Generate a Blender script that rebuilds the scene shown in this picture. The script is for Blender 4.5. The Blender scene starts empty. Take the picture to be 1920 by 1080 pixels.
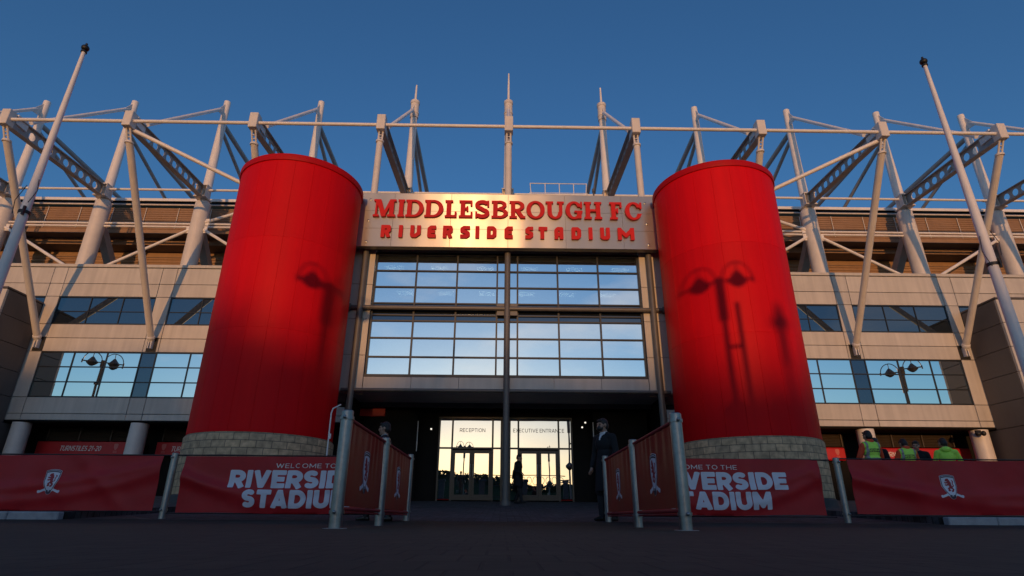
import bpy, bmesh, math, random
import numpy as np
from mathutils import Vector, Matrix, noise
from mathutils.bvhtree import BVHTree
R = math.radians
SC = bpy.context.scene
COL = SC.collection
U = 0.95                      # one survey unit = 0.95 m, applied to every top-level object at the end

# ------------------------------------------------------------------ camera
cam = bpy.data.cameras.new('camera')
cam.sensor_width = 36.0; cam.lens = 20.014
cam.clip_start = 0.02; cam.clip_end = 6000
camo = bpy.data.objects.new('camera', cam); COL.objects.link(camo)
CR = Matrix(((0.9998620194, -0.0110589813, -0.0123952043),
             (-0.0156344157, -0.3743573991, -0.9271526858),
             (0.0056131278, 0.9272185485, -0.3744786456)))
camo.matrix_world = Matrix.Translation((-0.10 * U, 0, 0.12 * U)) @ CR.to_4x4()
SC.camera = camo

# ------------------------------------------------------------------ light, sky, exposure
SUN_EL, SUN_AZ = R(3.0), R(3.1)          # low sunset sun, a touch left of straight behind the camera
to_sun = Vector((-math.sin(SUN_AZ) * math.cos(SUN_EL), -math.cos(SUN_AZ) * math.cos(SUN_EL), math.sin(SUN_EL)))
sl = bpy.data.lights.new('sun', 'SUN'); sl.energy = 2.0; sl.angle = R(0.5); sl.color = (0.475, 0.235, 0.088)
so = bpy.data.objects.new('sun', sl); COL.objects.link(so)
so.rotation_euler = (-to_sun).to_track_quat('-Z', 'Y').to_euler()
W = bpy.data.worlds.new('World'); SC.world = W; W.use_nodes = True
nt = W.node_tree; nt.nodes.clear()
out = nt.nodes.new('ShaderNodeOutputWorld'); bg = nt.nodes.new('ShaderNodeBackground')
sky = nt.nodes.new('ShaderNodeTexSky'); sky.sky_type = 'NISHITA'; sky.sun_disc = False
sky.sun_elevation = SUN_EL; sky.sun_rotation = R(180) + SUN_AZ
sky.air_density = 1.0; sky.dust_density = 0.55; sky.ozone_density = 3.8
bg.inputs['Strength'].default_value = 0.15
# thin drifting clouds high in the west, plus a faint wisp in the east
tc = nt.nodes.new('ShaderNodeTexCoord'); mp = nt.nodes.new('ShaderNodeMapping')
mp.inputs['Scale'].default_value = (2.2, 2.2, 6.0)
ns = nt.nodes.new('ShaderNodeTexNoise'); ns.inputs['Scale'].default_value = 1.6; ns.inputs['Detail'].default_value = 7
ramp = nt.nodes.new('ShaderNodeValToRGB'); ramp.color_ramp.elements[0].position = 0.52; ramp.color_ramp.elements[1].position = 0.82
mul = nt.nodes.new('ShaderNodeMath'); mul.operation = 'MULTIPLY'; mul.inputs[1].default_value = 0.5
mix = nt.nodes.new('ShaderNodeMixRGB'); mix.blend_type = 'SCREEN'
L = nt.links.new
L(tc.outputs['Generated'], mp.inputs['Vector']); L(mp.outputs['Vector'], ns.inputs['Vector'])
sepw = nt.nodes.new('ShaderNodeSeparateXYZ'); L(tc.outputs['Generated'], sepw.inputs[0])
west = nt.nodes.new('ShaderNodeMapRange'); west.inputs['From Min'].default_value = 0.2; west.inputs['From Max'].default_value = -0.6
L(sepw.outputs['Y'], west.inputs['Value'])
mulw = nt.nodes.new('ShaderNodeMath'); mulw.operation = 'MULTIPLY'
L(ns.outputs['Fac'], ramp.inputs['Fac']); L(ramp.outputs['Color'], mul.inputs[0])
L(mul.outputs[0], mulw.inputs[0]); L(west.outputs[0], mulw.inputs[1])
mix.blend_type = 'MIX'; mix.inputs['Color2'].default_value = (4.2, 3.3, 2.8, 1)
L(sky.outputs['Color'], mix.inputs['Color1']); L(mulw.outputs[0], mix.inputs['Fac'])
L(mix.outputs['Color'], bg.inputs['Color']); L(bg.outputs['Background'], out.inputs['Surface'])
SC.view_settings.view_transform = 'Standard'; SC.view_settings.look = 'None'
SC.view_settings.exposure = 0.88; SC.view_settings.gamma = 1.0; SC.view_settings.use_curve_mapping = False
SC.cycles.max_bounces = 8; SC.cycles.transparent_max_bounces = 12
SC.cycles.use_denoising = True

# ------------------------------------------------------------------ materials
def mat(name, col, rough=0.6, metal=0.0, var=0.0, vscale=2.0, bump=0.0, bscale=30.0, spec=0.5, emit=None, estr=1.0, stretch=None, sheen=0.0, streak=0.0, tone=False):
    m = bpy.data.materials.new(name); m.use_nodes = True
    n = m.node_tree.nodes; l = m.node_tree.links.new
    b = n['Principled BSDF']
    b.inputs['Base Color'].default_value = (*col, 1); b.inputs['Roughness'].default_value = rough
    b.inputs['Metallic'].default_value = metal; b.inputs['Specular IOR Level'].default_value = spec
    if sheen: b.inputs['Sheen Weight'].default_value = sheen
    if emit:
        b.inputs['Emission Color'].default_value = (*emit, 1); b.inputs['Emission Strength'].default_value = estr
    if var or bump or streak:
        t = n.new('ShaderNodeTexCoord'); mpn = n.new('ShaderNodeMapping'); l(t.outputs['Object'], mpn.inputs['Vector'])
        if stretch: mpn.inputs['Scale'].default_value = stretch
    if var or streak:
        nz = n.new('ShaderNodeTexNoise'); nz.inputs['Scale'].default_value = vscale; nz.inputs['Detail'].default_value = 8
        nz.inputs['Roughness'].default_value = 0.65
        l(mpn.outputs['Vector'], nz.inputs['Vector'])
        src = nz.outputs['Fac']
        if streak:                       # rain streaks: noise stretched down the wall
            mp2 = n.new('ShaderNodeMapping'); l(t.outputs['Object'], mp2.inputs['Vector']); mp2.inputs['Scale'].default_value = (2.2, 2.2, 0.13)
            nz2 = n.new('ShaderNodeTexNoise'); nz2.inputs['Scale'].default_value = 1.7; nz2.inputs['Detail'].default_value = 6
            l(mp2.outputs['Vector'], nz2.inputs['Vector'])
            mx = n.new('ShaderNodeMath'); mx.operation = 'MULTIPLY_ADD'; mx.inputs[1].default_value = streak
            sc = n.new('ShaderNodeMath'); sc.operation = 'MULTIPLY'; sc.inputs[1].default_value = 1 - streak
            l(nz.outputs['Fac'], sc.inputs[0]); l(nz2.outputs['Fac'], mx.inputs[0]); l(sc.outputs[0], mx.inputs[2]); src = mx.outputs[0]
        r = n.new('ShaderNodeMapRange'); r.inputs['From Min'].default_value = 0.3; r.inputs['From Max'].default_value = 0.7
        r.inputs['To Min'].default_value = 1 - var; r.inputs['To Max'].default_value = 1 + var * 0.6
        l(src, r.inputs['Value'])
        v = n.new('ShaderNodeVectorMath'); v.operation = 'SCALE'; v.inputs[0].default_value = col
        l(r.outputs[0], v.inputs['Scale']); last = v.outputs[0]
        if tone:                         # each sheet has its own slight shade, stored on the mesh
            at_ = n.new('ShaderNodeAttribute'); at_.attribute_name = 'tone'
            v2 = n.new('ShaderNodeVectorMath'); v2.operation = 'SCALE'; l(last, v2.inputs[0]); l(at_.outputs['Fac'], v2.inputs['Scale']); last = v2.outputs[0]
        l(last, b.inputs['Base Color'])
        r2 = n.new('ShaderNodeMapRange'); r2.inputs['To Min'].default_value = max(0, rough - 0.1); r2.inputs['To Max'].default_value = min(1, rough + 0.1)
        l(src, r2.inputs['Value']); l(r2.outputs[0], b.inputs['Roughness'])
    if bump:
        nb = n.new('ShaderNodeTexNoise'); nb.inputs['Scale'].default_value = bscale; nb.inputs['Detail'].default_value = 5
        l(mpn.outputs['Vector'], nb.inputs['Vector'])
        bp = n.new('ShaderNodeBump'); bp.inputs['Strength'].default_value = bump; bp.inputs['Distance'].default_value = 0.02
        l(nb.outputs['Fac'], bp.inputs['Height']); l(bp.outputs['Normal'], b.inputs['Normal'])
    return m

def glass(name, refl, tint, through=None, dark=(0.012, 0.015, 0.018), wav=0.0022):
    """coated glazing: a mirror-like share plus either a see-through share or a dark room behind"""
    m = bpy.data.materials.new(name); m.use_nodes = True
    n = m.node_tree.nodes; l = m.node_tree.links.new; n.clear()
    o = n.new('ShaderNodeOutputMaterial'); mx = n.new('ShaderNodeMixShader'); g = n.new('ShaderNodeBsdfGlossy')
    g.inputs['Roughness'].default_value = 0.0; g.inputs['Color'].default_value = (*tint, 1)
    if through: s = n.new('ShaderNodeBsdfTransparent'); s.inputs['Color'].default_value = (*through, 1)
    else: s = n.new('ShaderNodeBsdfDiffuse'); s.inputs['Color'].default_value = (*dark, 1)
    mx.inputs[0].default_value = refl
    l(s.outputs[0], mx.inputs[1]); l(g.outputs[0], mx.inputs[2]); l(mx.outputs[0], o.inputs['Surface'])
    t = n.new('ShaderNodeTexCoord'); nz = n.new('ShaderNodeTexNoise'); nz.inputs['Scale'].default_value = 0.55
    bp = n.new('ShaderNodeBump'); bp.inputs['Strength'].default_value = 1.0; bp.inputs['Distance'].default_value = wav
    l(t.outputs['Object'], nz.inputs['Vector']); l(nz.outputs['Fac'], bp.inputs['Height']); l(bp.outputs['Normal'], g.inputs['Normal'])
    return m

def brickmat(name, c1, c2, mortar, uv, scale, bw, bh, ms=0.02, rough=0.85, bump=0.5, var=0.35, offset=0.5):
    m = bpy.data.materials.new(name); m.use_nodes = True
    n = m.node_tree.nodes; l = m.node_tree.links.new; b = n['Principled BSDF']
    t = n.new('ShaderNodeTexCoord'); br = n.new('ShaderNodeTexBrick')
    br.inputs['Color1'].default_value = (*c1, 1); br.inputs['Color2'].default_value = (*c2, 1); br.inputs['Mortar'].default_value = (*mortar, 1)
    br.inputs['Scale'].default_value = scale; br.inputs['Brick Width'].default_value = bw; br.inputs['Row Height'].default_value = bh
    br.inputs['Mortar Size'].default_value = ms; br.inputs['Mortar Smooth'].default_value = 0.3; br.offset = offset
    l(t.outputs['UV' if uv else 'Object'], br.inputs['Vector'])
    nz = n.new('ShaderNodeTexNoise'); nz.inputs['Scale'].default_value = 6; nz.inputs['Detail'].default_value = 9
    l(t.outputs['Object'], nz.inputs['Vector'])
    r = n.new('ShaderNodeMapRange'); r.inputs['From Min'].default_value = .3; r.inputs['From Max'].default_value = .7
    r.inputs['To Min'].default_value = 1 - var; r.inputs['To Max'].default_value = 1 + var * .5; l(nz.outputs['Fac'], r.inputs['Value'])
    v = n.new('ShaderNodeVectorMath'); v.operation = 'SCALE'; l(br.outputs['Color'], v.inputs[0]); l(r.outputs[0], v.inputs['Scale'])
    l(v.outputs[0], b.inputs['Base Color']); b.inputs['Roughness'].default_value = rough
    ad = n.new('ShaderNodeMath'); ad.operation = 'MULTIPLY_ADD'; ad.inputs[1].default_value = -1.0
    s = n.new('ShaderNodeMath'); s.operation = 'MULTIPLY'; s.inputs[1].default_value = 0.5; l(nz.outputs['Fac'], s.inputs[0])
    l(br.outputs['Fac'], ad.inputs[0]); l(s.outputs[0], ad.inputs[2])
    bp = n.new('ShaderNodeBump'); bp.inputs['Strength'].default_value = bump; bp.inputs['Distance'].default_value = 0.012
    l(ad.outputs[0], bp.inputs['Height']); l(bp.outputs['Normal'], b.inputs['Normal'])
    return m

M = {}
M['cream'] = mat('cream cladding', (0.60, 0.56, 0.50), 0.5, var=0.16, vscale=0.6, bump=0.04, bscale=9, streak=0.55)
M['creampanel'] = mat('cream cladding panels', (0.60, 0.56, 0.505), 0.5, var=0.20, vscale=0.6, bump=0.04, bscale=9, streak=0.6, tone=True)
M['white'] = mat('white painted steel', (0.86, 0.83, 0.81), 0.42, var=0.12, vscale=1.2, streak=0.3)
M['white2'] = mat('off white painted steel', (0.76, 0.71, 0.66), 0.45, var=0.14, vscale=1.6, streak=0.3)
M['boomgrey'] = mat('grey painted beam', (0.42, 0.41, 0.40), 0.5, var=0.15, vscale=2)
M['greysteel'] = mat('dark grey painted steel', (0.13, 0.125, 0.12), 0.4, var=0.12, vscale=2)
M['galv'] = mat('galvanised steel', (0.34, 0.345, 0.35), 0.36, metal=0.85, var=0.25, vscale=9, bump=0.06, bscale=40)
M['red'] = mat('red tower cladding', (0.72, 0.004, 0.009), 0.5, var=0.12, vscale=0.5, bump=0.03, bscale=2.0, streak=0.55, spec=0.10, tone=True)
M['redrim'] = mat('red rim capping', (0.50, 0.005, 0.010), 0.5, var=0.1, spec=0.12)
M['letter'] = mat('red enamel lettering', (0.66, 0.018, 0.014), 0.4, var=0.05, spec=0.2)
M['fabric'] = mat('red banner fabric', (0.44, 0.014, 0.020), 0.46, var=0.14, vscale=1.4, bump=0.05, bscale=160, spec=0.32)
M['fabricdark'] = mat('dark red mesh fabric', (0.33, 0.030, 0.020), 0.5, var=0.2, vscale=2.0, bump=0.1, bscale=160, spec=0.2)
M['hem'] = mat('red hem tape', (0.26, 0.012, 0.02), 0.7)
M['bannerwhite'] = mat('white banner print', (0.70, 0.70, 0.78), 0.6, var=0.06)
M['crestred'] = mat('crest red', (0.34, 0.02, 0.03), 0.6)
M['crestdark'] = mat('crest dark ink', (0.05, 0.03, 0.05), 0.6)
M['signred'] = mat('turnstile sign red', (0.52, 0.012, 0.018), 0.45, var=0.06)
M['signwhite'] = mat('sign white print', (0.75, 0.72, 0.70), 0.5)
M['signfaint'] = mat('sign faint print', (0.60, 0.16, 0.15), 0.5)
M['ink'] = mat('black lettering', (0.015, 0.014, 0.013), 0.4)
M['black'] = mat('black rubber', (0.012, 0.012, 0.013), 0.5)
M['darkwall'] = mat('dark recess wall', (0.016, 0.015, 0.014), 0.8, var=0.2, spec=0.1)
M['darkmetal'] = mat('dark anodised frame', (0.030, 0.032, 0.034), 0.35, metal=0.3)
M['gasket'] = mat('black gasket', (0.01, 0.01, 0.011), 0.6)
M['louvre'] = mat('brown grey louvre', (0.085, 0.065, 0.052), 0.5, var=0.15, vscale=3)
M['corr'] = mat('tan corrugated sheet', (0.33, 0.20, 0.115), 0.55, var=0.2, vscale=1.2, streak=0.4)
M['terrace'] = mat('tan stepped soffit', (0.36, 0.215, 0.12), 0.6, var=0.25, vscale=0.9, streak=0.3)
M['shadesoffit'] = mat('shade toned terrace underside', (0.16, 0.13, 0.11), 0.7, var=0.2)  # darker than the risers: lack of sun under the steps put into the colour
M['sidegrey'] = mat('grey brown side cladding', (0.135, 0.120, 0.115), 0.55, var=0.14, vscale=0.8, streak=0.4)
M['roofsheet'] = mat('grey roof sheet', (0.3, 0.3, 0.3), 0.5)
M['plinth'] = mat('dark plinth concrete', (0.07, 0.07, 0.075), 0.8, var=0.3, vscale=3, bump=0.2)
M['kerb'] = mat('pale kerb stone', (0.36, 0.36, 0.38), 0.8, var=0.25, vscale=5, bump=0.3, bscale=60)
M['stone'] = brickmat('buff split stone', (0.66, 0.46, 0.27), (0.47, 0.34, 0.21), (0.20, 0.155, 0.11), True, 1.0, 0.46, 0.225, 0.012, bump=0.9, var=0.4)
M['setts'] = brickmat('grey blue setts', (0.085, 0.085, 0.095), (0.035, 0.035, 0.04), (0.012, 0.012, 0.012), False, 1.0, 0.32, 0.18, 0.012, rough=0.92, bump=0.8, var=0.5)
M['road'] = brickmat('dark worn block paving', (0.040, 0.031, 0.020), (0.026, 0.021, 0.014), (0.010, 0.008, 0.006), False, 1.0, 0.155, 0.31, 0.006, rough=0.85, bump=0.6, var=0.35, offset=0.5)
M['panewall'] = glass('mirror coated wing glazing', 0.93, (0.97, 1.0, 0.92))
M['paneplain'] = glass('plain dark glazing', 0.17, (0.72, 0.90, 1.0))
M['panespan'] = glass('dark spandrel glazing', 0.15, (0.65, 0.85, 1.0))
M['panehall'] = glass('mirror coated hall glazing', 0.92, (0.90, 1.0, 0.97), through=(0.8, 0.85, 0.85))
M['panedoor'] = glass('clear door glazing', 0.70, (0.95, 0.95, 0.93))
M['lampglow'] = mat('lit lamp diffuser', (0.8, 0.8, 0.75), 0.4, emit=(1.0, 0.97, 0.9), estr=2.6)
M['downglow'] = mat('lit downlight', (0.8, 0.8, 0.75), 0.4, emit=(1.0, 0.9, 0.75), estr=0.6)
M['ceil'] = mat('hall ceiling', (0.25, 0.25, 0.25), 0.8)
M['skin'] = mat('skin', (0.40, 0.24, 0.17), 0.55, var=0.1, vscale=12)
M['hairdark'] = mat('dark hair', (0.018, 0.014, 0.012), 0.55, bump=0.5, bscale=90)
M['suit'] = mat('charcoal cloth', (0.018, 0.018, 0.021), 0.85, bump=0.1, bscale=60)
M['navy'] = mat('navy overcoat cloth', (0.006, 0.007, 0.010), 0.85, bump=0.1, bscale=60)
M['shirt'] = mat('white shirt cloth', (0.62, 0.62, 0.64), 0.8)
M['hiviz'] = mat('fluorescent yellow green cloth', (0.50, 0.97, 0.12), 0.75, var=0.08, vscale=6)
M['orange'] = mat('orange jacket cloth', (0.70, 0.075, 0.022), 0.75, var=0.08, vscale=6)
M['tape'] = mat('grey reflective tape', (0.30, 0.31, 0.31), 0.4)
M['bronze'] = mat('dark bronze', (0.06, 0.05, 0.04), 0.45, metal=0.6)
M['leaf'] = mat('dark tree foliage', (0.035, 0.05, 0.025), 0.9, var=0.4, vscale=0.3)
# brushed stainless sign sheet, grain along X, with slightly uneven panels
def brushed():
    m = mat('brushed steel sign sheet', (0.55, 0.53, 0.51), 0.45, metal=0.68)
    n = m.node_tree.nodes; l = m.node_tree.links.new; b = n['Principled BSDF']
    t = n.new('ShaderNodeTexCoord'); mpn = n.new('ShaderNodeMapping'); mpn.inputs['Scale'].default_value = (0.9, 1, 0.35)
    nz = n.new('ShaderNodeTexNoise'); nz.inputs['Scale'].default_value = 0.55; nz.inputs['Detail'].default_value = 1
    l(t.outputs['Object'], mpn.inputs['Vector']); l(mpn.outputs['Vector'], nz.inputs['Vector'])
    bp = n.new('ShaderNodeBump'); bp.inputs['Strength'].default_value = 0.6; bp.inputs['Distance'].default_value = 0.06
    l(nz.outputs['Fac'], bp.inputs['Height']); l(bp.outputs['Normal'], b.inputs['Normal'])
    b.inputs['Anisotropic'].default_value = 1.0
    tg = n.new('ShaderNodeCombineXYZ'); tg.inputs[0].default_value = 1.0
    b.inputs['Anisotropic Rotation'].default_value = 0.25
    l(tg.outputs[0], b.inputs['Tangent'])
    nr = n.new('ShaderNodeTexNoise'); nr.inputs['Scale'].default_value = 2.0; nr.inputs['Detail'].default_value = 8
    mp3 = n.new('ShaderNodeMapping'); mp3.inputs['Scale'].default_value = (1, 1, 0.5)
    l(t.outputs['Object'], mp3.inputs['Vector']); l(mp3.outputs['Vector'], nr.inputs['Vector'])
    r = n.new('ShaderNodeMapRange'); r.inputs['To Min'].default_value = 0.33; r.inputs['To Max'].default_value = 0.41
    l(nr.outputs['Fac'], r.inputs['Value']); l(r.outputs[0], b.inputs['Roughness'])
    return m
M['brushed'] = brushed()

# ------------------------------------------------------------------ mesh helpers
def tag(o, label=None, cat=None, group=None, kind=None):
    if label: o['label'] = label
    if cat: o['category'] = cat
    if group: o['group'] = group
    if kind: o['kind'] = kind
    return o

def thing(name, label, cat, loc=(0, 0, 0), rz=0.0, group=None, kind=None):
    o = bpy.data.objects.new(name, None); COL.objects.link(o); o.empty_display_size = 0.2
    o.location = loc; o.rotation_euler = (0, 0, rz)
    return tag(o, label, cat, group, kind)

class MB:
    def __init__(s, origin=(0, 0, 0)):
        s.v = []; s.f = []; s.o = Vector(origin); s.tone = None; s.ft = {}
    def add(s, vs, fs):
        n = len(s.v); s.v += [Vector(p) - s.o for p in vs]
        if s.tone is not None:
            for i in range(len(s.f), len(s.f) + len(fs)): s.ft[i] = s.tone
        s.f += [tuple(i + n for i in f) for f in fs]; return s
    def box(s, a, b):
        (x0, y0, z0), (x1, y1, z1) = a, b
        x0, x1 = min(x0, x1), max(x0, x1); y0, y1 = min(y0, y1), max(y0, y1); z0, z1 = min(z0, z1), max(z0, z1)
        return s.add([(x0, y0, z0), (x1, y0, z0), (x1, y1, z0), (x0, y1, z0), (x0, y0, z1), (x1, y0, z1), (x1, y1, z1), (x0, y1, z1)],
                     [(0, 3, 2, 1), (4, 5, 6, 7), (0, 1, 5, 4), (1, 2, 6, 5), (2, 3, 7, 6), (3, 0, 4, 7)])
    def pane(s, x0, x1, y, z0, z1, rd, t=.003):
        """one sheet of glass, 14 mm, tilted a few millimetres out of plane"""
        x0, x1 = min(x0, x1), max(x0, x1); o = [rd.uniform(-t, t) for _ in range(3)]; q = (o[0], o[1], o[1] + o[2] - o[0], o[2])
        c = [(x0, z0), (x1, z0), (x1, z1), (x0, z1)]
        return s.add([(x, y + d, z) for (x, z), d in zip(c, q)] + [(x, y + d + .014, z) for (x, z), d in zip(c, q)], [(0, 1, 2, 3), (7, 6, 5, 4), (0, 4, 5, 1), (1, 5, 6, 2), (2, 6, 7, 3), (3, 7, 4, 0)])
    def bbox(s, a, b, r=0.02):
        """box with chamfered edges"""
        a, b2 = Vector([min(a[i], b[i]) for i in range(3)]), Vector([max(a[i], b[i]) for i in range(3)])
        bm = bmesh.new(); bmesh.ops.create_cube(bm, size=1)
        for v in bm.verts: v.co = Vector([(a[i] + b2[i]) / 2 + v.co[i] * (b2[i] - a[i]) for i in range(3)])
        bmesh.ops.bevel(bm, geom=bm.edges[:], offset=r, segments=1, affect='EDGES')
        s.addbm(bm); return s
    def addbm(s, bm):
        bm.verts.index_update(); s.add([v.co.copy() for v in bm.verts], [tuple(v.index for v in f.verts) for f in bm.faces]); bm.free()
    def tube(s, pts, rs, n=16, caps=True):
        pts = [Vector(p) for p in pts]
        if not hasattr(rs, '__len__'): rs = [rs] * len(pts)
        base = len(s.v); up = None
        for i, p in enumerate(pts):
            d = (pts[min(i + 1, len(pts) - 1)] - pts[max(i - 1, 0)])
            d = d.normalized() if d.length > 1e-9 else Vector((0, 0, 1))
            if up is None: up = d.orthogonal().normalized()
            up = (up - d * up.dot(d)).normalized(); w = d.cross(up)
            for k in range(n):
                a = 2 * math.pi * k / n
                s.v.append(p + (up * math.cos(a) + w * math.sin(a)) * rs[i] - s.o)
        for i in range(len(pts) - 1):
            for k in range(n):
                a = base + i * n + k; b = base + i * n + (k + 1) % n
                s.f.append((a, b, b + n, a + n))
        if caps:
            s.f.append(tuple(base + k for k in reversed(range(n)))); s.f.append(tuple(base + (len(pts) - 1) * n + k for k in range(n)))
        return s
    def lathe(s, c, prof, n=24):
        """prof: (radius, z) list, vertical axis through c"""
        return s.tube([(c[0], c[1], c[2] + z) for r, z in prof], [max(r, 1e-4) for r, z in prof], n) if all(abs(prof[i][1] - prof[i + 1][1]) > 1e-6 for i in range(len(prof) - 1)) else s._lathe(c, prof, n)
    def _lathe(s, c, prof, n):
        base = len(s.v)
        for r, z in prof:
            for k in range(n):
                a = 2 * math.pi * k / n; s.v.append(Vector((c[0] + max(r, 1e-4) * math.cos(a), c[1] + max(r, 1e-4) * math.sin(a), c[2] + z)) - s.o)
        for i in range(len(prof) - 1):
            for k in range(n):
                a = base + i * n + k; b = base + i * n + (k + 1) % n; s.f.append((a, b, b + n, a + n))
        s.f.append(tuple(base + k for k in reversed(range(n)))); s.f.append(tuple(base + (len(prof) - 1) * n + k for k in range(n)))
        return s
    def ell(s, c, r, n=14, m=9, rot=None):
        base = len(s.v); c = Vector(c)
        for i in range(m + 1):
            t = math.pi * i / m
            for k in range(n):
                a = 2 * math.pi * k / n
                p = Vector((r[0] * math.sin(t) * math.cos(a), r[1] * math.sin(t) * math.sin(a), r[2] * math.cos(t)))
                if i in (0, m): p += Vector((1e-4 * math.cos(a), 1e-4 * math.sin(a), 0))
                if rot: p = rot @ p
                s.v.append(c + p - s.o)
        for i in range(m):
            for k in range(n):
                a = base + i * n + k; b = base + i * n + (k + 1) % n; s.f.append((a, a + n, b + n, b))
        s.f.append(tuple(base + k for k in range(n))); s.f.append(tuple(base + m * n + k for k in reversed(range(n))))
        return s
    def cap(s, p0, p1, r0, r1):
        """tapered capsule"""
        p0 = Vector(p0); p1 = Vector(p1); d = (p1 - p0); L_ = max(d.length, 1e-6); d = d / L_
        pts, rs = [], []
        for t in (85, 60, 30): pts.append(p0 - d * r0 * math.sin(R(t))); rs.append(r0 * math.cos(R(t)))
        pts += [p0, p1]; rs += [r0, r1]
        for t in (30, 60, 85): pts.append(p1 + d * r1 * math.sin(R(t))); rs.append(r1 * math.cos(R(t)))
        return s.tube(pts, rs, 12)
    def prism(s, prof, x0, x1):
        """(y,z) polyline swept along X, open sheet"""
        n = len(prof)
        return s.add([(x0, y, z) for y, z in prof] + [(x1, y, z) for y, z in prof], [(i, i + 1, n + i + 1, n + i) for i in range(n - 1)])
    def build(s, name, m, parent=None, smooth=True, loc=None, ang=35):
        me = bpy.data.meshes.new(name); me.from_pydata(s.v, [], s.f)
        me.materials.append(m)
        bm = bmesh.new(); bm.from_mesh(me); bmesh.ops.recalc_face_normals(bm, faces=bm.faces); bm.to_mesh(me); bm.free()
        if s.ft:
            at_ = me.attributes.new('tone', 'FLOAT', 'FACE')
            for i in range(len(me.polygons)): at_.data[i].value = s.ft.get(i, 1.0)
        if smooth:
            me.shade_smooth(); me.set_sharp_from_angle(angle=R(ang))
        o = bpy.data.objects.new(name, me); COL.objects.link(o)
        if parent: o.parent = parent
        o.location = loc if loc else s.o
        return o

def kids(o): return [c for c in bpy.data.objects if c.parent == o]
def copy_tree(o, parent=None):
    c = o.copy(); COL.objects.link(c)
    if parent: c.parent = parent
    for ch in kids(o): copy_tree(ch, c)
    return c

# ------------------------------------------------------------------ lettering: signed fields turned into solid mesh
def f_rect(x, y, x0, y0, x1, y1, hw, e0=0.0, e1=0.0):
    dx, dy = x1 - x0, y1 - y0; l = math.hypot(dx, dy); dx /= l; dy /= l
    u = (x - x0) * dx + (y - y0) * dy; v = (x - x0) * -dy + (y - y0) * dx
    return np.minimum(np.minimum(u + e0, l + e1 - u), hw - np.abs(v))
def f_disc(x, y, cx, cy, r): return r - np.hypot(x - cx, y - cy)
def poly_stroke(x, y, pts, hw, e=0.0):
    f = np.full_like(x, -9.0)
    pts = [p for i, p in enumerate(pts) if i == 0 or math.dist(p, pts[i - 1]) > 1e-6]
    for i in range(len(pts) - 1):
        f = np.maximum(f, f_rect(x, y, *pts[i], *pts[i + 1], hw, e if i == 0 else 0, e if i == len(pts) - 2 else 0))
        if i: f = np.maximum(f, f_disc(x, y, *pts[i], hw))
    return f
def arc(cx, cy, rx, ry, a0, a1, n=14):
    return [(cx + rx * math.cos(R(a0 + (a1 - a0) * i / n)), cy + ry * math.sin(R(a0 + (a1 - a0) * i / n))) for i in range(n + 1)]

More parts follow.
